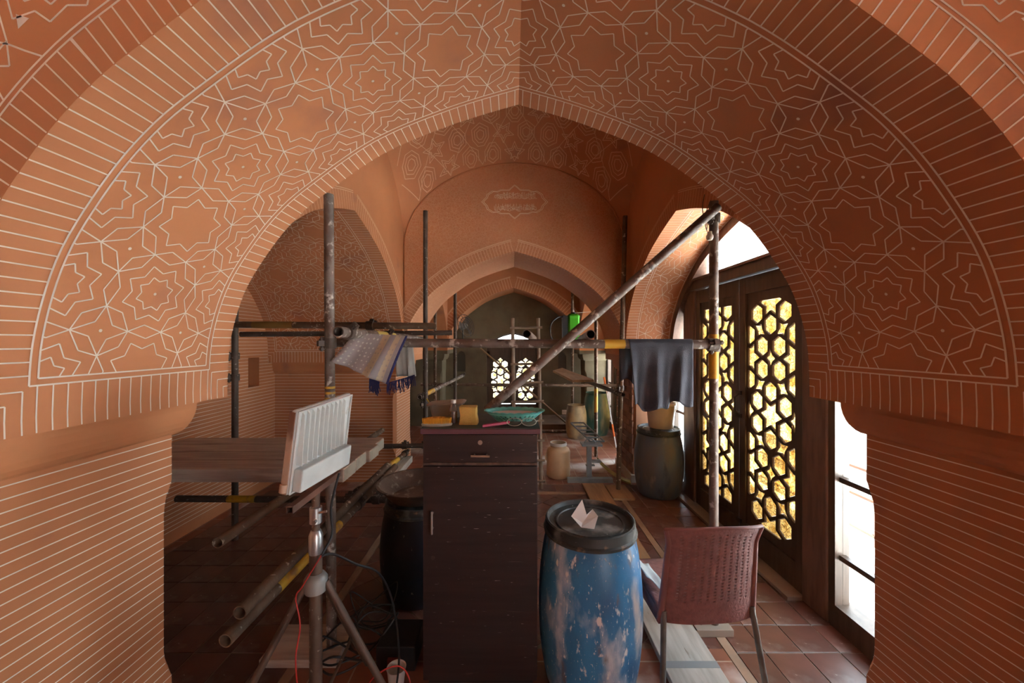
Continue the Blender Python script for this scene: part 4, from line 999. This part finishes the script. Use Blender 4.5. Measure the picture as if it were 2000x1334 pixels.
# scalloped basket
turq = M('turquoise_plastic', (.17, .56, .49), .4, (.12, .44, .40), 12); bk = tag(empty('basket', (.012, 1.915, CT)), 'turquoise scalloped plastic basket on the cabinet', 'basket')
prof = [(.58, .002), (.62, .006), (.70, .016), (.78, .026), (.86, .036), (.92, .043)]; seg = 96; wl = MB()
wl.lathe(prof, (.012, 1.915, CT), seg, .148, .092)
wl.f = [fc for k, fc in enumerate(wl.f) if not ((k // seg) in (1, 2, 3) and (k + (k // seg)) % 3 == 0)]
o = wl.build('wall', turq, bk); solid(o, .0025)
o = MB().lathe([(.90, .042), (.97, .050), (1.02, .050), (.97, .046)], (.012, 1.915, CT), seg, .148, .092, lambda k, r: (.0035 * abs(math.sin(k * math.pi / 4)) if r > .93 else 0)).build('rim', turq, bk, smooth=60); solid(o, .002)
MB().lathe([(.001, .001), (.6, .001), (.6, .004), (.001, .004)], (.012, 1.915, CT), 48, .148, .092).build('base', turq, bk)
MB().lathe([(.001, .030), (.80, .033), (.82, .037), (.001, .036)], (.012, 1.915, CT), 40, .148, .092).build('contents', M('pinkish_powder', (.60, .46, .40), .9), bk)
pk = tag(empty('pink_handled_tool', (-.07, 1.79, CT)), 'tool with a bright pink handle lying in front of the turquoise basket', 'tool')
hd = MB(); rows = []
for k in range(9):
    t = k / 8; x = -.135 + .125 * t; y = 1.765 + .035 * t; w_ = .011 - .004 * abs(t - .3); z = CT + .004 + .010 * t
    rows.append([Vector((x, y - w_, z - .004)), Vector((x, y + w_, z - .004)), Vector((x, y + w_, z + .008)), Vector((x, y - w_, z + .008))])
hd.grid(rows, True); hd.poly(rows[0]); hd.poly(rows[-1]); bev(hd.build('handle', M('pink_plastic', (.50, .03, .12), .4), pk), .002)
MB().box((-.012, 1.785, CT + .012), (.07, 1.825, CT + .014)).build('blade', M('dark_steel_blade', (.08, .09, .085), .4, metallic=.7), pk)
gg = tag(empty('goggles', (.05, 1.80, CT)), 'clear safety glasses lying on the cabinet at the right', 'glasses')
gm = M('clear_rim', (.50, .52, .47), .25); 
for sx in (-1, 1):
    pts = [Vector((.045 + sx * .034 + .034 * math.cos(a), 1.775 + .004 * abs(math.cos(a)), CT + .022 + .018 * math.sin(a))) for a in [2 * math.pi * k / 20 for k in range(21)]]
    MB().tube(pts, .0016, 6).build('lens_rim', gm, gg, smooth=True)
    lens = MB(); lens.poly(pts[:-1]); lens.build('lens', clear, gg)
    MB().tube(catmull([Vector((.045 + sx * .068, 1.777, CT + .024)), Vector((.05 + sx * .072, 1.82, CT + .02)), Vector((.05 + sx * .06, 1.875 - .02, CT + .006))], 5), .002, 6).build('temple', gm, gg, smooth=True)
MB().box((.040, 1.773, CT + .026), (.050, 1.778, CT + .031)).build('bridge', gm, gg)

# ------------------------------------------------------------------ drums
def drum(name, label, x, y, r, h, body, lid=None, ribs=(), neck=.82, closed=True, taper=.80):
    d = tag(empty(name, (x, y, 0)), label, 'drum'); prof = [(.001, .004), (r * (taper - .04), 0), (r * taper, .012)]
    for k in range(1, 22):
        t = k / 22; b = taper + (1 - taper) * math.sin(math.pi * min(1, t * 1.02)) ** .62
        if t > .82: b = min(b, neck + (1 - neck) * max(0, (1 - t) / .18) ** .7)
        prof.append((r * b, .012 + (h - .03) * t))
    prof += [(r * neck, h - .012), (r * (neck + .02), h - .004), (r * (neck - .02), h - .004), (r * (neck - .03), h - .03)]
    if not closed: prof += [(r * (neck - .03), h * .5), (.001, h * .48)]
    MB().lathe(prof, (x, y, 0), 56).build('body', body, d, smooth=50)
    if lid is not None:
        q = neck
        lp = [(r * (q + .03), h - .055), (r * (q + .075), h - .052), (r * (q + .085), h - .040), (r * (q + .05), h - .034), (r * (q + .045), h + .004), (r * (q + .015), h + .008), (r * (q - .01), h + .004),
              (r * (q - .03), h - .012), (r * (q - .15), h - .016), (r * (q - .16), h - .010), (r * (q - .19), h - .010), (r * (q - .20), h - .015), (.001, h - .013)]
        MB().lathe(lp, (x, y, 0), 56).build('lid', lid, d, smooth=30)
    return d
blue = M('blue_drum_splashed_with_plaster', (.055, .28, .58), .36, (.03, .14, .31), 3.2, .35, .7, stretch=(2.2, 2.2, .9),
         spots=[((.66, .71, .75), 3.4, .51, .66), ((.16, .13, .13), 6.0, .62, .72), ((.74, .76, .76), 17.0, .62, .68), ((.74, .74, .72), 60.0, .66, .70)], bump=.15)
lid_m = M('dusty_black_lid', (.030, .034, .034), .45, (.055, .06, .06), 6, spots=[((.27, .28, .27), 8.0, .53, .68), ((.30, .19, .12), 14.0, .63, .72), ((.5, .5, .48), 55.0, .70, .73)])
drum('drum', 'bright blue drum splashed with white plaster, black lid, right of the cabinet', .367, 1.815, .240, .765, blue, lid_m)
grey_d = M('grimy_grey_blue_drum', (.10, .135, .185), .5, (.14, .13, .125), 4.0, stretch=(2, 2, .8), spots=[((.26, .24, .21), 6.0, .60, .75), ((.05, .075, .11), 5.0, .58, .7)])
drum('drum', 'grimy grey-blue drum with a bucket on top beside the lattice door', 1.545, 4.05, .248, .69, grey_d, lid_m)
nd = M('blue_black_drum', (.014, .020, .034), .5, (.008, .011, .018), 5.0, stretch=(2, 2, .7), spots=[((.30, .27, .22), 26.0, .68, .73)])
drum('drum', 'nearly black blue drum under the brown basin left of the cabinet', -.60, 2.46, .235, .595, nd, lid_m)
drum('drum', 'small buff yellow drum with dark base near the end wall', 1.07, 6.40, .175, .55, M('buff_drum', (.44, .33, .17), .5, (.16, .13, .10), 2.6, .42, .62, stretch=(2, 2, 1.5)), None, closed=False)
drum('drum', 'teal green drum standing behind the buff yellow drum', 1.47, 6.66, .225, .72, M('teal_drum', (.06, .17, .14), .45, (.30, .30, .19), 2.6, .5, .66, stretch=(2.5, 2.5, .7)), None, closed=False)
# paper on the blue lid
pp = MB(); Z0 = .758; g = lambda x, y, z: Vector((.338 + x, 1.79 + y, Z0 + z))
pts = dict(a=g(-.062, .0, .028), b=g(-.002, .05, .085), c=g(.012, .01, .03), d=g(-.025, -.055, .002), e=g(.03, -.07, .001), f=g(.062, -.005, .03), g=g(.045, .035, .045), h=g(-.012, -.015, .004))
for t in ('abch', 'adh', 'hcgf', 'dhfe'): pp.poly([pts[k] for k in t])
o = solid(pp.build('paper', M('white_paper', (.78, .77, .74), .8)), .0012); tag(o, 'crumpled white paper lying on the blue drum lid', 'paper')
# bucket
bu = tag(empty('bucket', (1.57, 4.05, .69)), 'cream plastic bucket standing on the grey-blue drum', 'bucket'); cream = M('cream_plastic', (.62, .52, .38), .4, (.5, .4, .28), 6)
MB().lathe([(.001, .0), (.12, .0), (.124, .006), (.146, .24), (.153, .245), (.153, .262), (.145, .262), (.119, .012), (.001, .01)], (1.57, 4.05, .698), 36).build('pail', cream, bu, smooth=40)
MB().tube([Vector((1.57 + .152 * math.cos(a), 4.05 - .03 - .12 * math.sin(a) * .3, .698 + .24 - .15 * math.sin(a))) for a in [math.pi * k / 16 for k in range(17)]], .003, 6).build('bail', steel, bu, smooth=True)
# basin
ba = MB().lathe([(.001, 0), (.150, 0), (.175, .012), (.215, .06), (.245, .095), (.258, .098), (.258, .104), (.240, .102), (.205, .06), (.160, .018), (.001, .012)], (-.60, 2.46, .603), 44).build('basin', M('rusty_mortar_basin', (.16, .10, .07), .75, (.085, .05, .035), 6, spots=[((.30, .24, .19), 18, .58, .68)], bump=.5), smooth=40); tag(ba, 'wide brown mortar-crusted basin on the dark drum', 'basin')
# cream jar
jr = tag(empty('jar', (.55, 4.56, 0)), 'cream plastic jar with open neck on the floor beyond the ladder', 'jar')
MB().lathe([(.001, .005), (.12, 0), (.138, .02), (.14, .08), (.137, .17), (.141, .20), (.137, .23), (.14, .30), (.125, .335), (.094, .352), (.090, .375), (.094, .38), (.094, .402), (.085, .402), (.082, .36), (.12, .30), (.12, .05), (.001, .04)], (.55, 4.56, 0), 40).build('body', M('buff_jar_plastic', (.60, .43, .27), .5, (.50, .34, .20), 5), jr, smooth=45)
MB().lathe([(.094, .372), (.1, .374), (.1, .405), (.087, .406), (.086, .374)], (.55, 4.56, 0), 36).build('neck_ring', M('greyish_white_plastic', (.62, .62, .60), .4), jr, smooth=40)
MB().tube([Vector((.413, 4.53, .30)), Vector((.398, 4.53, .26)), Vector((.40, 4.53, .21)), Vector((.413, 4.53, .20))], .008, 8).build('grip', MATS['buff_jar_plastic'], jr, smooth=True)
# steel stand
st = tag(empty('tile_cutter_stand', (.86, 4.45, 0)), 'grey steel stand with a slotted tilted plate beside the cream jar', 'stand'); gs = M('dusty_grey_steel', (.28, .31, .33), .5, (.20, .22, .23), 7, metallic=.3)
MB().box((.63, 4.34, 0), (1.14, 4.40, .05)).build('base_bar', gs, st); MB().box((.86, 4.38, .05), (.91, 4.44, .42)).build('post', gs, st)
MB().box((.92, 4.40, .205), (1.02, 4.45, .235)).build('bracket', gs, st); MB().box((.85, 4.40, .17), (.95, 4.44, .185)).build('cross_bar', gs, st)
MB().box((.80, 4.36, .405), (1.03, 4.52, .425)).build('shelf', gs, st)
a, b = Vector((.72, 4.72, .60)), Vector((.92, 4.50, .43)); wv = Vector((.085, 0, 0))
for k in (0, 1): MB().cyl(a + wv * k * 1.9, b + wv * k * 1.9, .010, seg=6).build('plate_edge', gs, st)
for k in range(6): q = a.lerp(b, k / 5); MB().cyl(q, q + wv * 1.9, .011, seg=6).build('plate_slat', gs, st)
MB().tube([Vector((.84 + .06 + .06 * math.cos(t), 4.44, .425 + .05 * math.sin(t))) for t in [math.pi * k / 10 for k in range(11)]], .008, 6).build('yoke', gs, st, smooth=True)

# ------------------------------------------------------------------ boards on the floor
def board(name, lo, hi, mat, label, cat='board'):
    return tag(bev(MB().box(lo, hi).build(name, mat), .003), label, cat)
bd = board('board', (.735, 1.25, 0), (1.0, 2.72, .035), pale_wood, 'long pale dusty board on the floor under the chair')
MB().box((.735, 1.84, .0352), (1.0, 1.88, .0358)).build('tape', M('grey_tape', (.24, .26, .27), .6), bd)
board('board', (.78, 2.78, 0), (1.01, 4.27, .025), tan_wood, 'long tan board on the floor behind the blue drum')
board('board', (1.02, 3.86, 0), (1.24, 4.22, .024), tan_wood, 'small tan board under the slim right upright tube')
board('board', (1.0, 2.075, 0), (1.2, 2.2, .04), M('grey_brown_sole', (.26, .21, .17), .8), 'small wooden sole plate under the yellow-banded upright')
board('board', (-1.24, 1.88, 0), (-.86, 2.12, .04), plank_m, 'short thick board on the floor under the tripod')
o = MB(); rows = []
for k in range(13):
    t = k / 12; x = 1.02 + .30 * t; y = 4.60 - .34 * t; z = .16 * (1 - t) ** 2 + .01; rows.append([Vector((x, y, z)), Vector((x + .02, y + .10, z)), Vector((x + .02, y + .10, z + .02)), Vector((x, y, z + .02))])
o.grid(rows, True); o.poly(rows[0]); o.poly(rows[-1]); o = o.build('bent_panel', M('yellowed_panel', (.45, .42, .12), .6, (.25, .2, .1), 6)); tag(o, 'bent yellow-edged panel lying at the foot of the brick pier', 'panel')
# roller pole
rp = tag(empty('roller_pole', Vector((1.55, 5.75, 0))), 'white pole with orange grips leaning behind the slim right upright tube', 'pole')
a, b = Vector((1.56, 5.75, 0.01)), P(1180, 737, 6.1)
MB().cyl(a, b, .011, seg=10).build('shaft', white_pl, rp, smooth=40)
og = M('orange_grip', (.72, .14, .02), .5)
for t0, t1 in ((.88, 1.0), (.15, .32)): MB().cyl(a.lerp(b, t0), a.lerp(b, t1), .015, seg=10).build('grip', og, rp, smooth=40)

# ------------------------------------------------------------------ chair
brown = M('maroon_moulded_plastic', (.25, .105, .10), .5, (.20, .085, .08), 6, spots=[((.55, .50, .46), 26.0, .70, .74)])
chm = M('grey_painted_steel', (.20, .20, .19), .4, (.13, .12, .11), 12, metallic=.5)
ch = tag(empty('chair', (.862, 1.655, 0), R(4)), 'maroon woven plastic chair with steel legs seen from behind', 'chair')
def back_pt(s, t):                                   # s 0..1 across, t 0..1 up
    hw_ = .228 - .020 * t + .022 * max(0, t - .85) / .15; x = (s - .5) * 2 * hw_
    z = .372 + .43 * t + .022 * math.sin(math.pi * s) * t + .012 * (1 - t) * math.sin(math.pi * s)
    y = -.055 * t + .055 * (2 * abs(s - .5)) ** 2.4 - .03 * max(0, t - .8)
    return Vector((x, y, z))
nx, nz = 78, 90; mb = MB(); mb.grid([[back_pt(.05 + .9 * i / nx, j / nz) for i in range(nx + 1)] for j in range(nz + 1)])
keep = []
for k, fc in enumerate(mb.f):
    j, i = divmod(k, nx)
    if 20 < j < 84 and 5 < i < nx - 6 and (i % 6) in (2, 3) and ((j + (i // 6) % 2) % 3 == 0): continue
    keep.append(fc)
mb.f = keep; bk_m = M('maroon_weave', (.25, .105, .10), .5, (.19, .08, .075), 40, spots=[((.60, .55, .50), 30.0, .71, .74)], bump=.9, bscale=90)
solid(mb.build('backrest', bk_m, ch, local=True, smooth=60), .006)
edge = [back_pt(.05, k / 24) for k in range(25)]
for sd in (.04, .96): MB().tube([back_pt(sd, k / 24) for k in range(25)], [.016 - .005 * k / 24 for k in range(25)], 10).build('side_rail', brown, ch, local=True, smooth=True)
MB().tube([back_pt(.03 + .94 * k / 30, 1.0) for k in range(31)], .0075, 8).build('top_rail', brown, ch, local=True, smooth=True)
mb = MB(); seatp = lambda s, t, dz: Vector(((s - .5) * (.43 - .02 * t), .04 + .43 * t, .425 + dz - .018 * math.sin(math.pi * s) * math.sin(math.pi * t) - (.03 * max(0, t - .85) / .15)))
n = 24; rowsT = [[seatp(i / n, j / n, 0) for i in range(n + 1)] for j in range(n + 1)]; mb.grid(rowsT); solid(mb.build('seat', bk_m, ch, local=True, smooth=60), .014)
ap = MB(); loop_ = [seatp(0, k / 8, -.005) for k in range(9)] + [seatp(k / 8, 1, -.005) for k in range(1, 9)] + [seatp(1, 1 - k / 8, -.005) for k in range(1, 9)]
ap.grid([loop_, [q + Vector((0, 0, -.055)) for q in loop_]]); solid(ap.build('apron', brown, ch, local=True, smooth=40), .008)
for pa, pb in (((-.20, .03, .43), (-.225, -.01, 0)), ((.20, .03, .43), (.245, -.03, 0)), ((-.19, .42, .41), (-.215, .46, 0)), ((.19, .42, .41), (.215, .46, 0))):
    lg = MB().cyl(pb, pa, .0125, seg=14).build('leg', chm, ch, local=True, smooth=40)
    MB().cyl(pb, Vector(pb) + Vector((0, 0, .025)), .015, seg=12).build('foot_cap', M('black_rubber', (.02, .02, .02), .7), lg, local=True)
o = MB(); a = Vector((.63, 1.80, .435)); o.grid([[a + Vector((.09 * i / 6 - .01 * j / 6, .20 * j / 6, .012 + .05 * max(0, 1 - i / 4) + .006 * math.sin(i + j))) for i in range(7)] for j in range(7)])
o = solid(o.build('folded_sheet', M('pale_blue_sheet', (.50, .56, .58), .8), smooth=60), .003); tag(o, 'pale blue folded sheet on the chair seat', 'sheet')

# ------------------------------------------------------------------ flood light and tripod
fl_ = tag(empty('flood_light', Vector((-.655, 1.33, 1.10))), 'white finned flood light seen from behind on the tripod', 'flood light')
nb, nt_, fb, ft = P(560, 970, 1.2), P(580, 803, 1.2), P(671, 905, 1.46), P(690, 768, 1.46)
Wv, Hv = (fb - nb), (nt_ - nb); Nv = Wv.cross(Hv).normalized(); Nv = Nv if Nv.x > 0 else -Nv
def fpt(a, b, n_): return nb + Wv * a + Hv * b + Nv * n_
wl_ = M('white_lamp_housing', (.66, .70, .69), .5, (.52, .56, .55), 7, spots=[((.28, .20, .14), 9, .66, .76)])
peach = M('peeling_peach_paint', (.42, .27, .19), .6, (.16, .07, .04), 8, .45, .58)
def slab(mb, a0, a1, b0, b1, n0, n1):
    c = [fpt(a, b, n_) for n_ in (n0, n1) for a, b in ((a0, b0), (a1, b0), (a1, b1), (a0, b1))]; k = len(mb.v); mb.v += c
    for q in ((0, 3, 2, 1), (4, 5, 6, 7), (0, 1, 5, 4), (1, 2, 6, 5), (2, 3, 7, 6), (3, 0, 4, 7)): mb.f.append([k + i for i in q])
    return mb
bev(slab(MB(), 0, 1, 0, 1, -.022, 0).build('housing', wl_, fl_), .008, 3)
slab(MB(), .04, .96, .04, .96, -.026, -.0221).build('front_glass', M('lamp_glass', (.5, .5, .46), .1), fl_)
slab(MB(), -.012, 0.0, .02, .98, -.024, -.002).build('side_edge', peach, fl_)
for k in range(10):
    a = .10 + k * .082; mb = MB(); lo_, hi_ = fpt(a, .34, 0), fpt(a, .95, 0)
    mb2 = MB(); w2 = .010
    pts = [(a - w2, .33, .0), (a + w2, .33, .0), (a + w2, .96, .0), (a - w2, .96, .0)]; tp = [(a - w2 * .4, .33, .020), (a + w2 * .4, .33, .020), (a + w2 * .4, .93, .009), (a - w2 * .4, .93, .009)]
    mb2.grid([[fpt(*q) for q in pts], [fpt(*q) for q in tp]], True); mb2.poly([fpt(*q) for q in tp]); mb2.build('fin', wl_, fl_)
rm = MB(); rm_ = [(.02, .02), (.98, .02), (.98, .98), (.02, .98), (.02, .02)]; rm.tube([fpt(a, b, .004) for a, b in rm_], .004, 6); rm.build('rim', wl_, fl_)
bev(slab(MB(), .06, .96, .03, .30, 0, .034).build('driver_box', wl_, fl_), .005)
for b in (.05,): MB().cyl(fpt(-.02, b, -.012), fpt(-.015, b + .09, -.012), .012, seg=10).build('pivot', peach, fl_, smooth=40)
tp_ = tag(empty('tripod', (-.705, 1.38, 0)), 'rusty tripod stand with silver collars holding the flood light', 'tripod')
rs = M('rusty_brown_stand', (.12, .075, .052), .55, (.075, .042, .028), 10, metallic=.3, spots=[((.34, .29, .24), 34, .64, .70)]); al = M('bare_aluminium', (.52, .53, .53), .35, metallic=.85)
X_, Y_ = -.705, 1.38
MB().cyl((X_, Y_, .2), (X_, Y_, .86), .0215, seg=18).build('main_tube', rs, tp_, smooth=40); MB().cyl((X_, Y_, .86), (X_, Y_, 1.075), .014, seg=14).build('upper_tube', rs, tp_, smooth=40)
MB().lathe([(.0225, .84), (.0245, .85), (.0235, .905), (.017, .922), (.0145, .924)], (X_, Y_, 0), 24).build('collar', al, tp_, smooth=40)
cl = MB().lathe([(.0145, .948), (.021, .95), (.021, 1.005), (.0145, 1.008)], (X_, Y_, 0), 20).build('clamp', al, tp_, smooth=40)
MB().cyl((X_ + .018, Y_ - .012, .99), (X_ + .045, Y_ - .012, .995), .0045, seg=8).build('screw', steel, cl); MB().cyl((X_ + .008, Y_ - .03, .963), (X_ + .008, Y_ - .018, .963), .007, seg=10).build('rivet', steel, cl)
MB().lathe([(.022, .70), (.036, .705), (.040, .75), (.030, .765), (.022, .77)], (X_, Y_, 0), 20).build('leg_bracket', M('grey_bracket', (.26, .26, .25), .5, metallic=.4), tp_, smooth=40)
for foot, hip in (((-1.10, 1.22, .0), (-.735, 1.372, .735)), ((-.34, 1.47, .0), (-.672, 1.386, .735)), ((-.70, 1.86, .04), (-.703, 1.412, .735))):
    a, b = Vector(hip), Vector(foot); lg = MB().cyl(a, b, .0125, seg=10).build('leg', rs, tp_, smooth=40)
    MB().cyl(a.lerp(b, .62), Vector((X_, Y_, .26)), .007, seg=8).build('brace', rs, lg, smooth=40)
mb = MB(); y0, y1, x, z, q = 1.17, 1.50, -.678, 1.086, .011
ring = lambda y, s_: [Vector((x - s_, y, z - s_)), Vector((x + s_, y, z - s_)), Vector((x + s_, y, z + s_)), Vector((x - s_, y, z + s_))]
mb.grid([ring(y0, q - .003), ring(y0, q), ring(y1, q), ring(y1, q - .003), ring(y0, q - .003)], True); mb.build('square_arm', M('rust_red_arm', (.16, .065, .04), .6, (.09, .04, .026), 9), tp_)
cab = M('black_cable', (.012, .012, .013), .5); red = M('red_wire', (.42, .02, .015), .5)
o = MB().tube(catmull([(-.63, 1.40, 1.12), (-.655, 1.39, 1.0), (-.655, 1.40, .90), (-.672, 1.36, .845), (-.665, 1.37, .84), (-.66, 1.44, .80), (-.62, 1.52, .72), (-.56, 1.62, .62), (-.52, 1.68, .45), (-.5, 1.7, .2), (-.52, 1.69, .012)], 6), .0045, 6).build('cable', cab, smooth=True); tag(o, 'black cable running from the flood light down the tripod', 'cable')
o = MB().tube(catmull([(-.672, 1.352, .845), (-.70, 1.352, .80), (-.735, 1.345, .74), (-.76, 1.35, .70), (-.745, 1.35, .60), (-.755, 1.34, .48), (-.74, 1.36, .3), (-.70, 1.45, .1), (-.66, 1.55, .008), (-.55, 1.62, .008)], 6), .0025, 6).build('cable', red, smooth=True); tag(o, 'thin red wire twisted round the tripod', 'cable')
rg = random.Random(5)
for i, lab in enumerate(('looping black cable in the tangle nearest the tripod', 'looping black cable in the tangle nearest the dark drum', 'thin black cable arching over the tangle')):
    cx, cy = (-.86, -.72, -.78)[i], (1.86, 2.02, 2.16)[i]; pts = []
    for k in range(16): a = k * 1.25 + i; rr = .06 + .05 * rg.random(); pts.append((cx + rr * 1.4 * math.cos(a), cy + rr * math.sin(a), .045 + (.01 + .16 * rg.random()) * (.5 + .5 * math.sin(k * 1.9))))
    o = MB().tube(catmull(pts, 6), .005 if i < 2 else .0035, 6).build('cable', cab, smooth=True); tag(o, lab, 'cable')
o = MB().tube(catmull([(-.64, 1.62, .012), (-.60, 1.63, .16), (-.50, 1.68, .18), (-.44, 1.66, .12), (-.46, 1.6, .012), (-.5, 1.55, .012)], 8), .0032, 6).build('cable', red, smooth=True); tag(o, 'red wire loop on the floor left of the cabinet', 'cable')
jb = tag(empty('junction_box', (-.56, 1.95, 0)), 'dark electrical box on the floor between tripod and cabinet', 'electrical box')
bev(MB().box((-.66, 1.86, 0), (-.47, 2.05, .12)).build('case', M('black_box_plastic', (.012, .011, .012), .5), jb), .006); MB().box((-.60, 1.845, .03), (-.54, 1.861, .07)).build('socket', M('dark_red_socket', (.18, .015, .015), .5), jb)
cn = MB().cyl((-.475, 1.62, .02), (-.44, 1.585, .02), .012, .009, 10).build('plug', M('red_plug', (.6, .02, .03), .4), smooth=40); tag(cn, 'bright red plug lying on the floor beside the cabinet', 'plug')

cu = tag(empty('paper_cup', (-.53, 1.76, 0)), 'small white cup with dark print on the floor at the foot of the cabinet', 'cup')
MB().lathe([(.001, 0), (.030, 0), (.042, .105), (.044, .108), (.040, .106), (.028, .006), (.001, .005)], (-.53, 1.76, 0), 24).build('wall', white_pl, cu, smooth=40)
for k in range(4): MB().lathe([(.0315 + k * .0025, .02 + k * .02), (.0325 + k * .0025, .028 + k * .02)], (-.53, 1.76, 0), 24).build('print_band', M('dark_print', (.05, .05, .055), .6), cu)
# ------------------------------------------------------------------ far bay: fan, sprayer
fan = tag(empty('wall_fan', P(915, 640, 7.0)), 'dark tilted fan high in front of the end wall, left of the window', 'fan')
fc = P(910, 636, 7.0); nrm = Vector((.75, -.55, .25)).normalized(); e1 = nrm.cross(Vector((0, 0, 1))).normalized(); e2 = nrm.cross(e1); dk = M('dark_fan_metal', (.05, .045, .04), .5, metallic=.4)
for rr in (.21, .15, .09, .04): MB().tube([fc + (e1 * math.cos(a) + e2 * math.sin(a)) * rr + nrm * (.05 * (1 - rr / .22)) for a in [2 * math.pi * k / 28 for k in range(29)]], .005, 5).build('guard_ring', dk, fan, smooth=True)
for k in range(16): a = 2 * math.pi * k / 16; d_ = e1 * math.cos(a) + e2 * math.sin(a); MB().cyl(fc + d_ * .03 + nrm * .045, fc + d_ * .21, .003, seg=4).build('guard_wire', dk, fan)
for k in range(3):
    a = 2 * math.pi * k / 3; d_ = e1 * math.cos(a) + e2 * math.sin(a); t_ = nrm.cross(d_); b_ = MB(); b_.poly([fc + d_ * .02 - t_ * .02, fc + d_ * .18 - t_ * .06 + nrm * .02, fc + d_ * .19 + t_ * .05 - nrm * .01, fc + d_ * .02 + t_ * .02]); solid(b_.build('blade', M('fan_blade', (.09, .08, .07), .5), fan), .003)
MB().cyl(fc - nrm * .12, fc + nrm * .01, .055, .045, 16).build('motor', M('grey_motor', (.22, .21, .19), .5), fan, smooth=40)
MB().tube(catmull([fc - nrm * .1, fc - nrm * .1 + Vector((0, .1, -.1)), Vector((fc.x - .1, 7.4, fc.z - .25)), Vector((fc.x - .1, YB, fc.z - .25))], 5), .014, 8).build('bracket', dk, fan, smooth=True)
pl = board('plank', (.55, 5.70, 1.555), (1.22, 5.95, 1.585), plank_m, 'far scaffold plank on which the green sprayer stands', 'plank')
sct('far horizontal tube carrying the sprayer plank', Vector((.3, 5.62, 1.53)), Vector((1.3, 5.62, 1.53)), pipe_brown)
sct('second far horizontal tube carrying the sprayer plank, closer to the end wall', Vector((.3, 5.90, 1.53)), Vector((1.3, 5.90, 1.53)), pipe_brown)
sp_ = tag(empty('sprayer', (.90, 5.8, 1.585)), 'bright green knapsack sprayer with black hose standing high on the far scaffold', 'sprayer'); sx_ = .925
gr = M('bright_green_plastic', (.05, .36, .012), .4)
q = MB(); rr = lambda a, b, z: [Vector((sx_ + x * a, 5.8 + y * b, 1.585 + z)) for x, y in ((-1, -.7), (-.7, -1), (.7, -1), (1, -.7), (1, .7), (.7, 1), (-.7, 1), (-1, .7))]
q.grid([rr(.08, .07, 0), rr(.085, .075, .05), rr(.085, .075, .36), rr(.09, .08, .38), rr(.09, .08, .40), rr(.06, .05, .43)], True); q.poly(rr(.06, .05, .43)); q.build('tank', gr, sp_)
MB().box((sx_ - .165, 5.74, 1.585), (sx_ - .09, 5.86, 1.99)).build('back_pad', M('black_pad', (.012, .013, .015), .7), sp_)
MB().lathe([(.001, .43), (.035, .43), (.035, .455), (.001, .46)], (sx_, 5.8, 1.585), 16).build('filler_cap', M('black_cap', (.02, .02, .02), .5), sp_); MB().cyl((sx_, 5.8, 2.04), (sx_, 5.8, 2.075), .015, seg=10).build('valve', white_pl, sp_)
MB().cyl((sx_ + .02, 5.78, 2.03), (sx_ + .25, 5.78, 2.045), .004, seg=6).build('lever', white_pl, sp_)
MB().tube(catmull([(sx_ - .12, 5.78, 1.97), (sx_ - .24, 5.76, 1.96), (sx_ - .34, 5.74, 1.86), (sx_ - .35, 5.74, 1.70), (sx_ - .30, 5.76, 1.60)], 7), .009, 8).build('hose', cab, sp_, smooth=True)
MB().cyl((sx_ - .12, 5.78, 1.97), (sx_ - .02, 5.8, 1.99), .012, seg=8).build('hose_joint', cab, sp_)
# floor pipe before the step
o = MB().pipe((-.4, 6.75, .024), (1.3, 6.75, .024), .024).build('floor_pipe', pipe_m, smooth=40); tag(o, 'pipe lying on the floor in front of the end wall step', 'pipe')
# fence outside the side light
fe = tag(empty('sheet_fence', (2.9, 3.0, -.05)), 'white sheet fence with rusty frame outside the right window', 'fence'); rust = M('rust_bar', (.06, .022, .008), .8, (.035, .013, .005), 9)
for k in range(4):
    y = 1.6 + k * .72; MB().box((2.90, y, -.05), (2.93, y + .035, .56)).build('post', rust, fe); MB().box((2.915, y + .04, 0), (2.925, y + .715, .54)).build('panel', M('white_sheet', (.80, .80, .78), .6, (.62, .58, .52), 3), fe)
for z in (.02, .30, .53): MB().box((2.90, 1.6, z), (2.93, 4.5, z + .02)).build('rail', rust, fe)
